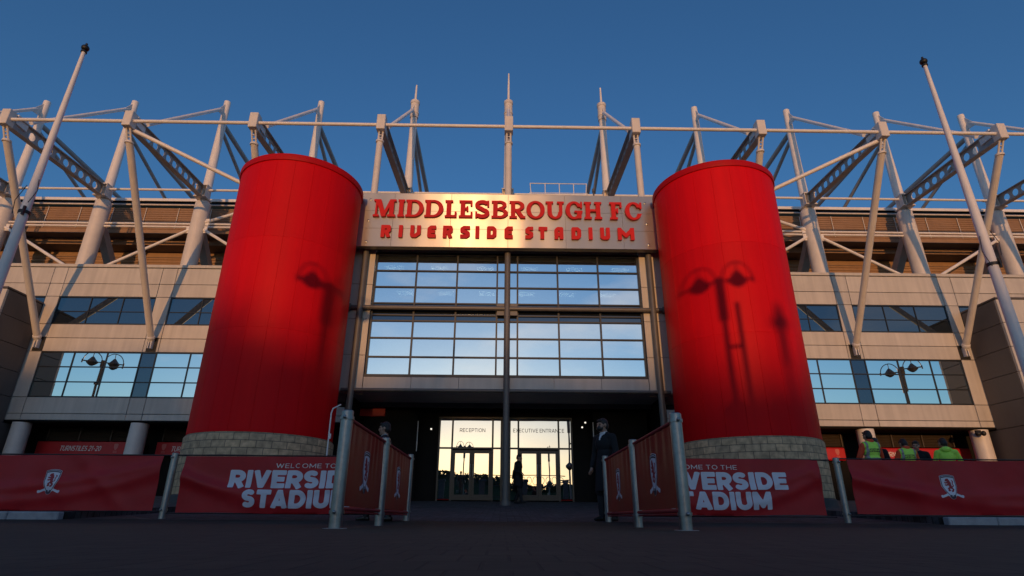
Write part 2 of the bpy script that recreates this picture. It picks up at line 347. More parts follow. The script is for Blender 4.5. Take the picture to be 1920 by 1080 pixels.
SANSW = dict(A=.78, C=.72, D=.74, E=.58, F=.56, G=.76, H=.74, I=.2, L=.54, M=.9, N=.76, O=.82, P=.64, R=.68, S=.62, T=.62, U=.72, V=.76, W=1.08, X=.72)
SANSW.update({'1': .4, '2': .6, '0': .64, '9': .62, '-': .4, ' ': .3})
def sans(ch, hw, w=None):
    """skeleton sans glyph, stroke half width hw, in a box 0..w by 0..1; returns width, field"""
    w = w or max(SANSW[ch], 2 * hw + 0.02 if ch == 'I' else 0) + (hw * 0.7 if ch not in 'I' else 0)
    l, r, b, t = hw, w - hw, hw, 1 - hw; m = .52; S = []
    def st(*p, e=0.0): S.append((list(p), e))
    if ch == 'A': st((l * .9, 0), (w / 2, 1), (w - l * .9, 0)); st((w * .22, .26), (w * .78, .26))
    elif ch == 'C': S.append((arc(w / 2, .5, w / 2 - hw, .5 - hw, 48, 312, 20), 0))
    elif ch == 'G': S.append((arc(w / 2, .5, w / 2 - hw, .5 - hw, 48, 330, 20), 0)); st((w / 2, .45), (w - hw, .45)); st((r, .5), (r, .2))
    elif ch == 'O': S.append((arc(w / 2, .5, w / 2 - hw, .5 - hw, 0, 361, 26), 0))
    elif ch == '0': S.append((arc(w / 2, .5, w / 2 - hw, .5 - hw, 0, 361, 26), 0))
    elif ch == 'D': st((l, 0), (l, 1)); S.append(([(l, t)] + [(w * .45, t)] + arc(w * .45, .5, r - w * .45, .5 - hw, 90, -90, 14) + [(l, b)], 0))
    elif ch == 'E': st((l, 0), (l, 1)); [st((l, q), (w, q)) for q in (b, t)]; st((l, .5), (w * .92, .5))
    elif ch == 'F': st((l, 0), (l, 1)); st((l, t), (w, t)); st((l, .48), (w * .9, .48))
    elif ch == 'H': st((l, 0), (l, 1)); st((r, 0), (r, 1)); st((l, .5), (r, .5))
    elif ch == 'I': st((w / 2, 0), (w / 2, 1))
    elif ch == 'L': st((l, 0), (l, 1)); st((l, b), (w, b))
    elif ch == 'M': st((l, 0), (l, 1)); st((r, 0), (r, 1)); st((l, 1 - hw * .4), (w / 2, .22), (r, 1 - hw * .4))
    elif ch == 'N': st((l, 0), (l, 1)); st((r, 0), (r, 1)); st((l, 1 - hw * .4), (r, hw * .4))
    elif ch in 'PR':
        st((l, 0), (l, 1)); S.append(([(l, t), (w * .5, t)] + arc(w * .5, (t + .42) / 2, r - w * .5, (t - .42) / 2, 90, -90, 12) + [(l, .42)], 0))
        if ch == 'R': st((w * .5, .42), (w - hw * .9, 0))
    elif ch == 'S':
        rx = w / 2 - hw; ry = (1 - 2 * hw) / 4
        S.append((arc(w / 2, t - ry, rx, ry, 35, 270, 14) + arc(w / 2, b + ry, rx, ry, 90, -145, 14)[1:], 0))
    elif ch == 'T': st((w / 2, 0), (w / 2, 1)); st((0, t), (w, t))
    elif ch == 'U': S.append(([(l, 1), (l, .36)] + arc(w / 2, .36, w / 2 - hw, .36 - hw, 180, 360, 14) + [(r, 1)], 0))
    elif ch == 'V': st((l * .9, 1), (w / 2, hw * .5), (w - l * .9, 1))
    elif ch == 'W': st((l * .9, 1), (w * .28, hw * .5), (w / 2, .9), (w * .72, hw * .5), (w - l * .9, 1))
    elif ch == 'X': st((l, 0), (r, 1)); st((l, 1), (r, 0))
    elif ch == '1': st((w * .6, 0), (w * .6, 1)); st((w * .6, t), (w * .1, .75))
    elif ch == '2': S.append((arc(w / 2, .72, w / 2 - hw, .28 - hw, 165, -30, 12) + [(l, b)], 0)); st((l, b), (w, b))
    elif ch == '9': S.append((arc(w / 2, .7, w / 2 - hw, .3 - hw, 0, 361, 20), 0)); st((r, .7), (w * .4, 0))
    elif ch == '-': st((w * .1, .42), (w * .9, .42))
    def fld(x, y):
        f = np.full_like(x, -9.0)
        for p, e in S: f = np.maximum(f, poly_stroke(x, y, p, hw, e))
        if ch in 'AVWMN': f = np.minimum(f, np.minimum(y, 1 - y))
        return f
    return w, fld

def slab(ch, w):
    """heavy slab-serif capital in a box 0..w by 0..1"""
    sw, th, sf = .225, .13, .115             # stem, thin stroke, serif thickness
    P = []
    def bx(x0, y0, x1, y1): P.append(lambda x, y: np.minimum(np.minimum(x - x0, x1 - x), np.minimum(y - y0, y1 - y)))
    def ring(cx, cy, rx, ry, ix, iy, xmin=-9, xmax=9):
        def g(x, y):
            o = (1 - np.hypot((x - cx) / rx, (y - cy) / ry)) * min(rx, ry); i = (np.hypot((x - cx) / ix, (y - cy) / iy) - 1) * min(ix, iy)
            return np.minimum(np.minimum(o, i), np.minimum(x - xmin, xmax - x))
        P.append(g)
    def ln(*a): P.append(lambda x, y: np.minimum(f_rect(x, y, *a, .05, .05), np.minimum(y, 1 - y)))
    def ser(x0, x1, bottom=True, top=True):
        if bottom: bx(x0, 0, x1, sf)
        if top: bx(x0, 1 - sf, x1, 1)
    cut = []
    if ch == 'I': bx(w / 2 - sw / 2, 0, w / 2 + sw / 2, 1); ser(0, w)
    elif ch == 'M':
        bx(.10, 0, .20, 1); bx(w - .10 - sw, 0, w - .10, 1); ser(0, .30, True, False); ser(0, .22, False); ser(w - .42, w, True, False); ser(w - .22, w, False)
        ln(.24, 1, w * .47, .05, .12); ln(w - .24, 1, w * .47, .05, .075)
    elif ch == 'D':
        bx(.08, 0, .08 + sw, 1); bx(0, 0, w * .5, sf); bx(0, 1 - sf, w * .5, 1); ring(w * .45, .5, w * .55, .5, w * .55 - sw * 1.05, .5 - sf, w * .42)
    elif ch == 'L': bx(.08, 0, .08 + sw, 1); ser(0, .40); bx(.08, 0, w, th); bx(w - .10, 0, w, .34)
    elif ch in 'EF':
        bx(.08, 0, .08 + sw, 1); ser(0, .40); bx(.08, 1 - th, w - .02, 1); bx(w - .12, .68, w - .02, 1); bx(.08, .45, w * .68, .45 + th); bx(w * .68 - .09, .36, w * .68, .66)
        if ch == 'E': bx(.08, 0, w, th); bx(w - .10, 0, w, .34)
    elif ch == 'B':
        bx(.08, 0, .08 + sw, 1); bx(0, 0, w * .55, sf); bx(0, 1 - sf, w * .5, 1); bx(.08, .46, w * .55, .46 + sf)
        ring(w * .48, .76, w * .44, .25, w * .44 - .2, .13, w * .46); ring(w * .5, .275, w * .5, .285, w * .5 - .22, .165, w * .48)
    elif ch == 'R':
        bx(.08, 0, .08 + sw, 1); bx(0, 0, .40, sf); bx(0, 1 - sf, w * .5, 1); bx(.08, .42, w * .52, .42 + sf)
        ring(w * .48, .71, w * .46, .29, w * .46 - .21, .175, w * .46); ln(w * .48, .46, w * .80, .05, .105); bx(w * .72, 0, w, sf)
    elif ch == 'O': ring(w / 2, .5, w / 2, .52, w / 2 - sw * 1.02, .40)
    elif ch in 'CG':
        ring(w * .5, .5, w * .5, .52, w * .5 - sw * 1.02, .40); cut.append((w * .56, .34, w + 1, .70))
        bx(w - .11, .62, w - .01, 1.0)
        if ch == 'G': bx(w - .29, .02, w - .06, .46); bx(w * .52, .36, w, .36 + sf)
        else: pass
    elif ch == 'U':
        ring(w / 2, .38, w / 2 - .09, .40, w / 2 - .09 - sw, .28)
        cut.append((-1, .38, w + 1, 2)); bx(.09, .37, .09 + sw, 1); bx(w - .09 - sw * .75, .37, w - .09, 1); ser(0, .40, False); ser(w - .36, w, False)
    elif ch == 'H': bx(.08, 0, .08 + sw, 1); bx(w - .08 - sw, 0, w - .08, 1); ser(0, .38); ser(w - .38, w); bx(.08, .44, w - .08, .44 + th)
    elif ch == 'S':
        p = arc(w / 2, .735, w / 2 - .10, .19, 30, 255, 14) + arc(w / 2, .265, w / 2 - .10, .19, 75, -150, 14)
        P.append(lambda x, y: poly_stroke(x, y, p, .105)); bx(w - .12, .64, w - .02, 1); bx(.02, 0, .12, .36)
    def fld(x, y):
        f = np.full_like(x, -9.0)
        for i, g in enumerate(P):
            q = g(x, y)
            if cut and i == 0:
                for (a, b, c, d) in cut: q = np.minimum(q, -np.minimum(np.minimum(x - a, c - x), np.minimum(y - b, d - y)))
            f = np.maximum(f, q)
        return f
    return fld

def octo(ch, w):
    """square-cut capital with chamfered corners and a small break, like the lower sign line"""
    h = .145; l, r, b, t = h, w - h, h, 1 - h; c = .13; S = []
    if ch == 'R': S = [[(l, 0), (l, 1)], [(l, t), (r - .03, t), (r - .01, t - .05), (r - .01, .56), (r - .12, .46), (l, .46)], [(w * .52, .50), (r, 0)]]
    elif ch == 'I': S = [[(w / 2, 0), (w / 2, 1)]]
    elif ch == 'V': S = [[(l, 1), (l, b + c * .4), (l + c * .4, b), (w * .5, b), (r, .34), (r, 1)]]
    elif ch == 'U': S = [[(l, 1), (l, b + c * .6), (l + c * .6, b), (r - c * .6, b), (r, b + c * .6), (r, 1)]]
    elif ch == 'E': S = [[(w, t), (l + c, t), (l, t - c), (l, b), (w, b)], [(l, .5), (w * .9, .5)]]
    elif ch == 'S': S = [[(w, t), (l + c, t), (l, t - c * .8), (l, .58), (r, .42), (r, b + c * .8), (r - c, b), (0, b)]]
    elif ch == 'D': S = [[(l, 0), (l, t), (r - c, t), (r, t - c), (r, b + c), (r - c, b), (l, b)]]
    elif ch == 'T': S = [[(0, t), (w, t)], [(w * .42, t), (w * .42, 0)]]
    elif ch == 'A': S = [[(l, 0), (l, t - c), (l + c, t), (r, t), (r, 0)], [(l, .42), (r, .36)]]
    elif ch == 'M': S = [[(l, 0), (l, 1)], [(l, t), (w / 2, .34), (r, t)], [(r, 1), (r, 0)]]
    def fld(x, y):
        f = np.full_like(x, -9.0)
        for p in S: f = np.maximum(f, poly_stroke(x, y, p, h))
        return np.minimum(f, np.minimum(y, 1 - y))
    return fld

def field_mesh(mb, fld, x0, x1, y0, y1, h, put, depth):
    """marching squares: fills the region fld > 0 and gives it side walls; put(u, v, d) places a point, d = 0 back, depth front"""
    nx = max(2, int(math.ceil((x1 - x0) / h))); ny = max(2, int(math.ceil((y1 - y0) / h)))
    X, Y = np.meshgrid(np.linspace(x0, x1, nx + 1), np.linspace(y0, y1, ny + 1)); F = fld(X, Y)
    F = np.where(np.abs(F) < 1e-6, 1e-6, F); F[0, :] = np.minimum(F[0, :], -1e-4); F[-1, :] = np.minimum(F[-1, :], -1e-4); F[:, 0] = np.minimum(F[:, 0], -1e-4); F[:, -1] = np.minimum(F[:, -1], -1e-4)
    idx = {}; pts = []; faces = []
    def vert(j, i):
        k = (j, i)
        if k not in idx: idx[k] = len(pts); pts.append((X[j, i], Y[j, i]))
        return idx[k]
    def cross(a, b):
        k = (a, b) if a < b else (b, a)
        if k not in idx:
            fa, fb = F[k[0]], F[k[1]]; t = fa / (fa - fb); idx[k] = len(pts)
            pts.append((X[k[0]] + (X[k[1]] - X[k[0]]) * t, Y[k[0]] + (Y[k[1]] - Y[k[0]]) * t))
        return idx[k]
    ins = F > 0; any_in = ins[:-1, :-1] | ins[1:, :-1] | ins[:-1, 1:] | ins[1:, 1:]
    for j, i in zip(*np.nonzero(any_in)):
        c = [(j, i), (j, i + 1), (j + 1, i + 1), (j + 1, i)]; poly = []
        for q in range(4):
            a, b = c[q], c[(q + 1) % 4]
            if ins[a]: poly.append(vert(*a))
            if ins[a] != ins[b]: poly.append(cross(a, b))
        if len(poly) >= 3: faces.append(tuple(poly))
    cnt = {}
    for f in faces:
        for q in range(len(f)):
            a, b = f[q], f[(q + 1) % len(f)]; cnt[(a, b)] = cnt.get((a, b), 0) + 1
    n = len(pts)
    vs = [put(u, v, depth) for u, v in pts] + [put(u, v, 0.0) for u, v in pts]
    fs = list(faces) + [(b, a, a + n, b + n) for (a, b) in cnt if (b, a) not in cnt]
    mb.add(vs, fs)

def line_width(txt, hw, sp):
    return sum(sans(c, hw)[0] + sp if c != ' ' else SANSW[' '] for c in txt) - sp
def text_mesh(mb, txt, hw, sp, put, depth, h=0.04, shear=0.0, x0=0.0):
    """put takes glyph units (cap height 1)"""
    x = x0
    for c in txt:
        if c == ' ': x += SANSW[' ']; continue
        w, fld = sans(c, hw)
        field_mesh(mb, fld, -.05, w + .05, -.05, 1.05, h, lambda u, v, d, x=x: put(x + u + shear * v, v, d), depth)
        x += w + sp

# ================================================================== SETTING
def gz(y):
    for (a, za), (b, zb) in zip(GP, GP[1:]):
        if y <= b: return za + (zb - za) * max(0, (y - a)) / (b - a)
    return GP[-1][1]
GP = [(-900, 0.0), (10.5, 0.0), (19.5, 0.38), (25.4, 0.75), (34, 0.80), (900, 0.80)]
def sheet(name, x0, x1, ys, dz, m):
    mb = MB(); mb.prism([(y, gz(y) + dz) for y in ys], x0, x1); o = mb.build(name, M[m], smooth=False); return tag(o, kind='structure')
sheet('ground', -900, 900, [-900, 10.5, 19.5, 25.4, 34, 900], 0.0, 'road')
sheet('plaza', -8.3, 8.3, [11.7, 16, 19.5, 25.4, 30], 0.004, 'setts')
for s in (-1, 1):
    a, b = sorted((s * 8.3, s * 60))
    mb = MB(); ys = [11.70, 19.5, 25.4, 31]
    top = [(y, gz(y) + .13) for y in ys]; n = len(top)
    vs = [(x, y, z) for x in (a, b) for y, z in top] + [(x, y, z - .4) for x in (a, b) for y, z in top]
    fs = [(i, i + 1, n + i + 1, n + i) for i in range(n - 1)] + [(e * n + i, e * n + i + 1, 2 * n + e * n + i + 1, 2 * n + e * n + i) for e in (0, 1) for i in range(n - 1)] + [(0, n, 3 * n, 2 * n), (n - 1, 2 * n - 1, 4 * n - 1, 3 * n - 1)]
    mb.add(vs, fs)
    tag(mb.build('pavement', M['setts'], smooth=False), kind='structure')
    mb = MB(); x = 8.36
    while x < 40:                        # kerb stones 0.95 long, butted with thin joints
        w = 0.95
        mb.bbox((s * x, 11.52, gz(11.6) - .1), (s * (x + w - .012), 11.69, gz(11.6) + .135), .02); x += w
    tag(mb.build('kerb', M['kerb'], smooth=False), kind='structure')

# ================================================================== STADIUM STAND
stand = thing('stadium_stand', 'long pale stadium stand with cream panelled wings, dark windows and tan corrugated upper wall', 'stadium', (0, 29.7, 0.8))
def sp(mb, name, m, parent=None, **k):
    p = parent or stand
    o = mb.build(name, M[m] if isinstance(m, str) else m, None, **k)
    o.parent = p; o.matrix_parent_inverse = Matrix.Translation(-world_loc(p)); return o
def world_loc(p):
    v = Vector(p.location); q = p
    while q.parent:
        v = v + q.matrix_parent_inverse.translation; q = q.parent; v = v + Vector(q.location)
    return v
FY = 29.7
XC = [6.3, 10.0, 13.35, 18.56, 19.39, 24.68, 25.43, 30.6, 31.42, 40]
ZR = [4.6, 4.93, 5.77, 8.20, 8.95, 9.73, 11.33, 12.10, 13.08]
rnd = random.Random(4)
for s in (-1, 1):
    wall = MB(); G = .014
    for i in range(len(XC) - 1):
        for j in range(len(ZR) - 1):
            x0, x1, z0, z1 = XC[i], XC[i + 1], ZR[j], ZR[j + 1]
            if j == 2 and 13.3 < (x0 + x1) / 2 < 24.7: continue
            if j == 5 and (13.3 < (x0 + x1) / 2 < 18.6 or 19.39 < (x0 + x1) / 2 < 24.7 or 25.5 < (x0 + x1) / 2 < 30.6): continue
            dy = rnd.uniform(-.004, .004); wall.tone = rnd.uniform(.93, 1.05)
            wall.bbox((s * (x0 + G), FY + dy, z0 + G), (s * (x1 - G), FY + .11, z1 - G), .008)
    sp(wall, 'facade_panel', 'creampanel')
    back = MB(); back.box((s * 6.3, FY + .17, 4.62), (s * 40, FY + .30, 13.1)); sp(back, 'backing_wall', 'gasket')
    cop = MB(); cop.bbox((s * 6.3, FY - .05, 13.10), (s * 40, FY + .35, 13.28), .015); sp(cop, 'coping', 'cream')
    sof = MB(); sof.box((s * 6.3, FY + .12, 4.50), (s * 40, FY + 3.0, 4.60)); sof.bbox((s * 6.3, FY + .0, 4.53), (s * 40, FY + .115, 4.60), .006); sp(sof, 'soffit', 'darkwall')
    # window bands
    def window(xs, zs, pane_m, spand=None, tr=.03):
        fr = MB(); y = FY + .03
        for x in xs: fr.box((s * (x - tr), y, zs[0]), (s * (x + tr), y + .06, zs[-1]))
        for z in zs[1:-1]: fr.box((s * xs[0], y + .002, z - tr * .9), (s * xs[-1], y + .058, z + tr * .9))
        fr.box((s * (xs[0] - tr), y - .02, zs[0] - .005), (s * (xs[-1] + tr), y + .07, zs[0] + .06)); fr.box((s * (xs[0] - tr), y - .02, zs[-1] - .06), (s * (xs[-1] + tr), y + .07, zs[-1] + .005))
        w = sp(fr, 'window', 'darkmetal', smooth=False)
        pn = MB(); sd = MB()
        for i in range(len(xs) - 1):
            for j in range(len(zs) - 1):
                t = sd if spand is not None and i == spand else pn
                t.pane(s * (xs[i] + .004), s * (xs[i + 1] - .004), y + .035, zs[j] + .004, zs[j + 1] - .004, rnd)
        sp(pn, 'pane', pane_m, w, smooth=False)
        if sd.v: sp(sd, 'spandrel_pane', 'panespan', w, smooth=False)
    window([13.4, 15.1, 16.82, 18.63, 19.42, 21.2, 22.95, 24.65], [5.77, 6.58, 7.38, 8.20], 'panewall', spand=3)
    window([13.4, 15.05, 16.8, 18.54], [9.73, 10.47, 11.33], 'paneplain', tr=.022)
    window([19.41, 21.14, 22.9, 24.66], [9.73, 10.47, 11.33], 'paneplain', tr=.022)
    window([25.45, 27.2, 28.9, 30.58], [9.73, 10.47, 11.33], 'paneplain', tr=.022)
    # ground floor columns, recess wall with louvres
    for x in (12.7, 18.76, 24.75):
        c = MB((s * x, 30.05, .8)); c.tube([(s * x, 30.05, .75), (s * x, 30.05, 4.5)], .42, 28); sp(c, 'column', 'white2')
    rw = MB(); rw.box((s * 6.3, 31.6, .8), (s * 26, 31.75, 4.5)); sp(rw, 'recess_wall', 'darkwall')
    for x0, x1 in ((10.5, 12.2), (13.2, 18.2), (19.3, 24.3)):
        lv = MB(); z = 3.80
        while z < 4.42:
            lv.add([(s * x0, 31.40, z), (s * x1, 31.40, z), (s * x1, 31.52, z + .09), (s * x0, 31.52, z + .09), (s * x0, 31.42, z - .012), (s * x1, 31.42, z - .012), (s * x1, 31.54, z + .078), (s * x0, 31.54, z + .078)],
                   [(0, 1, 2, 3), (7, 6, 5, 4), (0, 4, 5, 1), (3, 2, 6, 7)]); z += .085
        for k in range(4):
            xx = x0 + (x1 - x0) * k / 3; lv.box((s * (xx - .03), 31.36, 3.78), (s * (xx + .03), 31.55, 4.48))
        sp(lv, 'louvre', 'louvre', smooth=False)
    # upper wall: tan corrugated sheet, stepped terrace underside, raking beams
    prof = []; z = 18.02
    while z > 16.52: prof += [(31.60, z), (31.60, z - .07), (31.57, z - .085), (31.57, z - .13), (31.60, z - .145)]; z -= .15
    cl = MB(); cl.prism(prof, s * 0.0, s * 46); sp(cl, 'cladding', 'corr', smooth=False)
    js = MB()
    for k in range(2, 22):
        x = k * 2.02 + .35
        js.tube([(s * x, 31.54, 18.0), (s * x, 31.54, 16.55)], .022, 8)
    sp(js, 'sheet_joint', 'white2')
    st = MB()
    st.prism([(31.66, 16.50), (31.56, 16.47), (31.56, 16.23)], 0, s * 46); st.prism([(32.35, 16.23), (32.35, 15.83)], 0, s * 46); st.prism([(33.45, 15.83), (33.45, 15.62), (33.40, 15.60), (33.40, 15.45)], 0, s * 46)
    pz = 15.40; pr = [(33.45, 15.45)]
    while pz > 12.8: pr += [(33.42, pz), (33.42, pz - .09), (33.47, pz - .11), (33.47, pz - .19)]; pz -= .21
    st.prism(pr, 0, s * 46); sp(st, 'terrace_riser', 'terrace', smooth=False)
    tu = MB(); tu.box((0, 31.57, 16.235), (s * 46, 32.40, 16.33)); tu.box((0, 32.36, 15.835), (s * 46, 33.50, 15.95)); sp(tu, 'terrace_underside', 'shadesoffit', smooth=False)
    for x in (6.08, 12.15, 18.5, 24.4, 30.1):
        rk = MB(); rk.add([(s * (x - .22), 30.4, 16.2), (s * (x + .22), 30.4, 16.2), (s * (x + .22), 33.4, 12.9), (s * (x - .22), 33.4, 12.9), (s * (x - .22), 31.0, 16.2), (s * (x + .22), 31.0, 16.2), (s * (x + .22), 33.4, 13.7), (s * (x - .22), 33.4, 13.7)],
               [(0, 1, 2, 3), (7, 6, 5, 4), (0, 3, 7, 4), (1, 5, 6, 2), (0, 4, 5, 1), (3, 2, 6, 7)]); sp(rk, 'raking_beam', 'boomgrey', smooth=False)
fa = MB(); fa.bbox((-46, 31.45, 18.46), (46, 31.62, 18.66), .02); sp(fa, 'roof_fascia', 'white')
gt = MB(); gt.box((-46, 31.50, 18.22), (46, 31.64, 18.455)); sp(gt, 'roof_gutter', 'gasket', smooth=False)
gp = MB(); gp.tube([(-46, 31.42, 18.16), (46, 31.42, 18.16)], .05, 10); sp(gp, 'gutter_pipe', 'white2')
rf = MB(); rf.box((-46, 31.5, 18.35), (46, 31.6, 18.45)); rf.add([(-46, 31.6, 18.55), (46, 31.6, 18.55), (46, 52, 22.8), (-46, 52, 22.8), (-46, 31.6, 18.35), (46, 31.6, 18.35), (46, 52, 22.4), (-46, 52, 22.4)],
       [(0, 1, 2, 3), (7, 6, 5, 4), (0, 4, 5, 1), (3, 2, 6, 7), (0, 3, 7, 4), (1, 5, 6, 2)]); sp(rf, 'roof', 'roofsheet', smooth=False)

# dark side blocks that jut out from the wings
for s, l in ((-1, 'grey clad block jutting from the left wing of the stand'), (1, 'grey brown clad block jutting from the right wing of the stand, lit cream front')):
    t = thing('stair_block', l, 'annexe', (s * 30, 28.5, .8), group='clad blocks jutting from the wings')
    sw = MB(); z = .82
    for h in (1.85, 1.8, 1.27, 1.27, 1.27, 1.27, 1.27):
        sw.bbox((s * 25.43, 27.46, z + .012), (s * 25.55, (31.75 if z < 4.0 else FY - .02), z + h - .012), .006); z += h
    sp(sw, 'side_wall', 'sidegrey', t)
    fw = MB(); z = .82
    for h in (1.85, 1.8, 1.27, 1.27, 1.27, 1.27, 1.27):
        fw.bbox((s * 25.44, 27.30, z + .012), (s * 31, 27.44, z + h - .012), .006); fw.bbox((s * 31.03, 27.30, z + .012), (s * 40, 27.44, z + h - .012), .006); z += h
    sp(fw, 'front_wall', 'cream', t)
    co = MB(); co.box((s * 25.58, 27.47, .85), (s * 40, FY - .03, 10.78)); sp(co, 'core_wall', 'gasket', t, smooth=False)
    tp = MB(); tp.bbox((s * 25.40, 27.26, 10.84), (s * 40.05, FY - .02, 10.94), .015); sp(tp, 'coping', 'sidegrey', t)

# red sign bands over the turnstiles
def put_plane(x, y, z, size, mirror=1):
    return lambda u, v, d: (x + u * size, y - d, z + v * size)
def turnstile(s, x0, x1, label, txts):
    t = thing('turnstile_sign', label, 'sign', (s * (x0 + x1) / 2, 31.3, 3.05))
    b = MB(); b.bbox((s * x0, 31.2, 3.05), (s * x1, 31.36, 3.72), .06 if s > 0 else .01); sp(b, 'sign_board', 'signred', t)
    for txt, x, size in txts:
        mb = MB(); text_mesh(mb, txt, .075, .10, lambda u, v, d, x=x, size=size: (x + u * size * .74, 31.196 - d, 3.25 + v * size), .006, .05, shear=.22)
        sp(mb, 'lettering', 'signwhite', t, smooth=False)
turnstile(-1, 19.1, 24.6, 'red turnstile sign band on the left wing between two round columns', [('TURNSTILES 21-20', -23.35, .26)])
turnstile(-1, 13.0, 18.35, 'red turnstile sign band half hidden by the left red tower', [('TURNSTILES', -17.55, .26)])
turnstile(1, 9.0, 18.2, 'red sign band between the right red tower and the first round column', [])
turnstile(1, 19.25, 25.0, 'red sign band with rounded end behind the stewards in yellow vests', [('TURNSTILES', 20.2, .26)])
def shield_f(x, y):                                   # crest outline: flat arched top, sides running in to a rounded point
    hw = np.where(y > .45, .36, .36 * np.sqrt(np.clip((y + .08) / .53, 0, 1)))
    return np.minimum(np.minimum(hw - np.abs(x), 1 - .5 * x * x - y), y + .08)
for x, p in ((-20.45, 0), (-17.95, 1), (17.75, 2)):      # small pale club badges printed on the bands
    mb = MB(); field_mesh(mb, shield_f, -.5, .5, -.1, 1.05, .06, lambda u, v, d: (x + u * .30, 31.196 - d, 3.33 + v * .30), .005)
    for q in range(3): mb.box((x - .10, 31.19, 3.16 + q * .045), (x + .10, 31.196, 3.18 + q * .045))
    sp(mb, 'badge', 'signfaint', [o for o in bpy.data.objects if o.name.startswith('turnstile_sign')][p], smooth=False)

# ================================================================== ROOF STEEL
MX = [0, 6.08, 12.15, 18.2, 24.1, 29.7]; HX = [0, 6.07, 12.1, 18.0, 23.75, 29.4]; FX = [0, 6.2, 12.8, 18.95, 24.95, 30.9]
side = lambda i: 'left' if i < 0 else 'right'
MK = 30.32 / 30.0
MX = [x * MK for x in MX]
def mz(z): return .12 + (z - .12) * MK
ORD = {1: 'first', 2: 'second', 3: 'third', 4: 'fourth', 5: 'fifth'}
for i in range(-5, 6):
    k = abs(i); s = -1 if i < 0 else 1; x = s * MX[k]; zt = 25.4 - .10 * k
    lab = ('white roof mast with a tall spike standing above the middle of the big sign' if i == 0 else
           f'white roof mast with a thin spike, {ORD[k]} to the {side(i)} of the central mast' if k == 1 else
           f'white roof mast with flat cut top, {ORD[k]} to the {side(i)} of the central mast')
    t = thing('roof_mast', lab, 'mast', (x, 30, 12.5), group='white masts along the stadium roof')
    lo = MB((x, 30, 12.5)); lo.tube([(x, 30, 12.5), (x, 30, 17.45), (x, 30, 17.62)], [.435, .435, .29], 28); sp(lo, 'lower_tube', 'white2', t)
    up = MB((x, 30, 17.6)); up.tube([(x, 30, 17.6), (x, 30, zt)], [.28, .20], 24); sp(up, 'upper_tube', 'white', t)
    cb = MB()
    for dx in (-.30, -.1, .1, .30): cb.box((x + dx - .02, 29.42, 17.72), (x + dx + .02, 29.98, 18.42))
    cb.box((x - .36, 29.38, 17.66), (x + .36, 30.2, 17.72)); cb.box((x - .36, 29.38, 18.42), (x + .36, 30.2, 18.48)); cb.box((x - .33, 29.66, 17.72), (x + .33, 29.70, 18.42)); sp(cb, 'bracket', 'white2', t, smooth=False)
    if k <= 1:
        cp = MB(); cp.tube([(x, 30, zt - 1.25), (x, 30, zt + .05)], .27, 20); cp.tube([(x, 30, zt - .95), (x, 30, zt - .85)], .30, 20); cp.tube([(x, 30, zt - .15), (x, 30, zt + .06)], .30, 20); sp(cp, 'cap_sleeve', 'white2', t)
        sk = MB(); sk.tube([(x, 30, zt), (x, 30, 27.85 if k == 0 else 26.75)], [.085, .05], 10); sp(sk, 'spike', 'white', t)
    for o_ in [t]: o_.location += Vector((0, .32, .16))          # the mast line stands just behind the parapet
    # tie rod out to the outrigger head, gusset plates at both ends
    hx = s * HX[k]
    tr = MB(); a = Vector((x, 30.02, zt - .6)); b = Vector((hx, 23.35, 18.0)); d = (b - a).normalized()
    tr.tube([a + d * .5, b - d * .3], .105, 14); tr.tube([a + d * .15, a + d * .55], [.03, .105], 10)
    tr.add([a + Vector((.015, .1, .45)), a + Vector((.015, .1, -.5)), a + d * .85 + Vector((.015, 0, -.04)), a + d * .85 + Vector((.015, 0, .04)), a + Vector((-.015, .1, .45)), a + Vector((-.015, .1, -.5)), a + d * .85 + Vector((-.015, 0, -.04)), a + d * .85 + Vector((-.015, 0, .04))],
           [(0, 1, 2, 3), (7, 6, 5, 4), (0, 3, 7, 4), (1, 5, 6, 2), (0, 4, 5, 1), (3, 2, 6, 7)])
    tr.box((b.x - .05, b.y - .55, b.z - .42), (b.x + .05, b.y + .1, b.z + .08)); sp(tr, 'tie_rod', 'white', t)
    for (ya, za, yb, zb, r) in ((30.1, zt - 1.7, 50.0, 22.3, .155), (30.15, zt - 2.2, 39.0, 19.8, .115)):
        bs = MB(); bs.tube([(x, ya + .3, za + .16), (x, yb, zb)], r, 14); sp(bs, 'backstay', 'boomgrey', t)

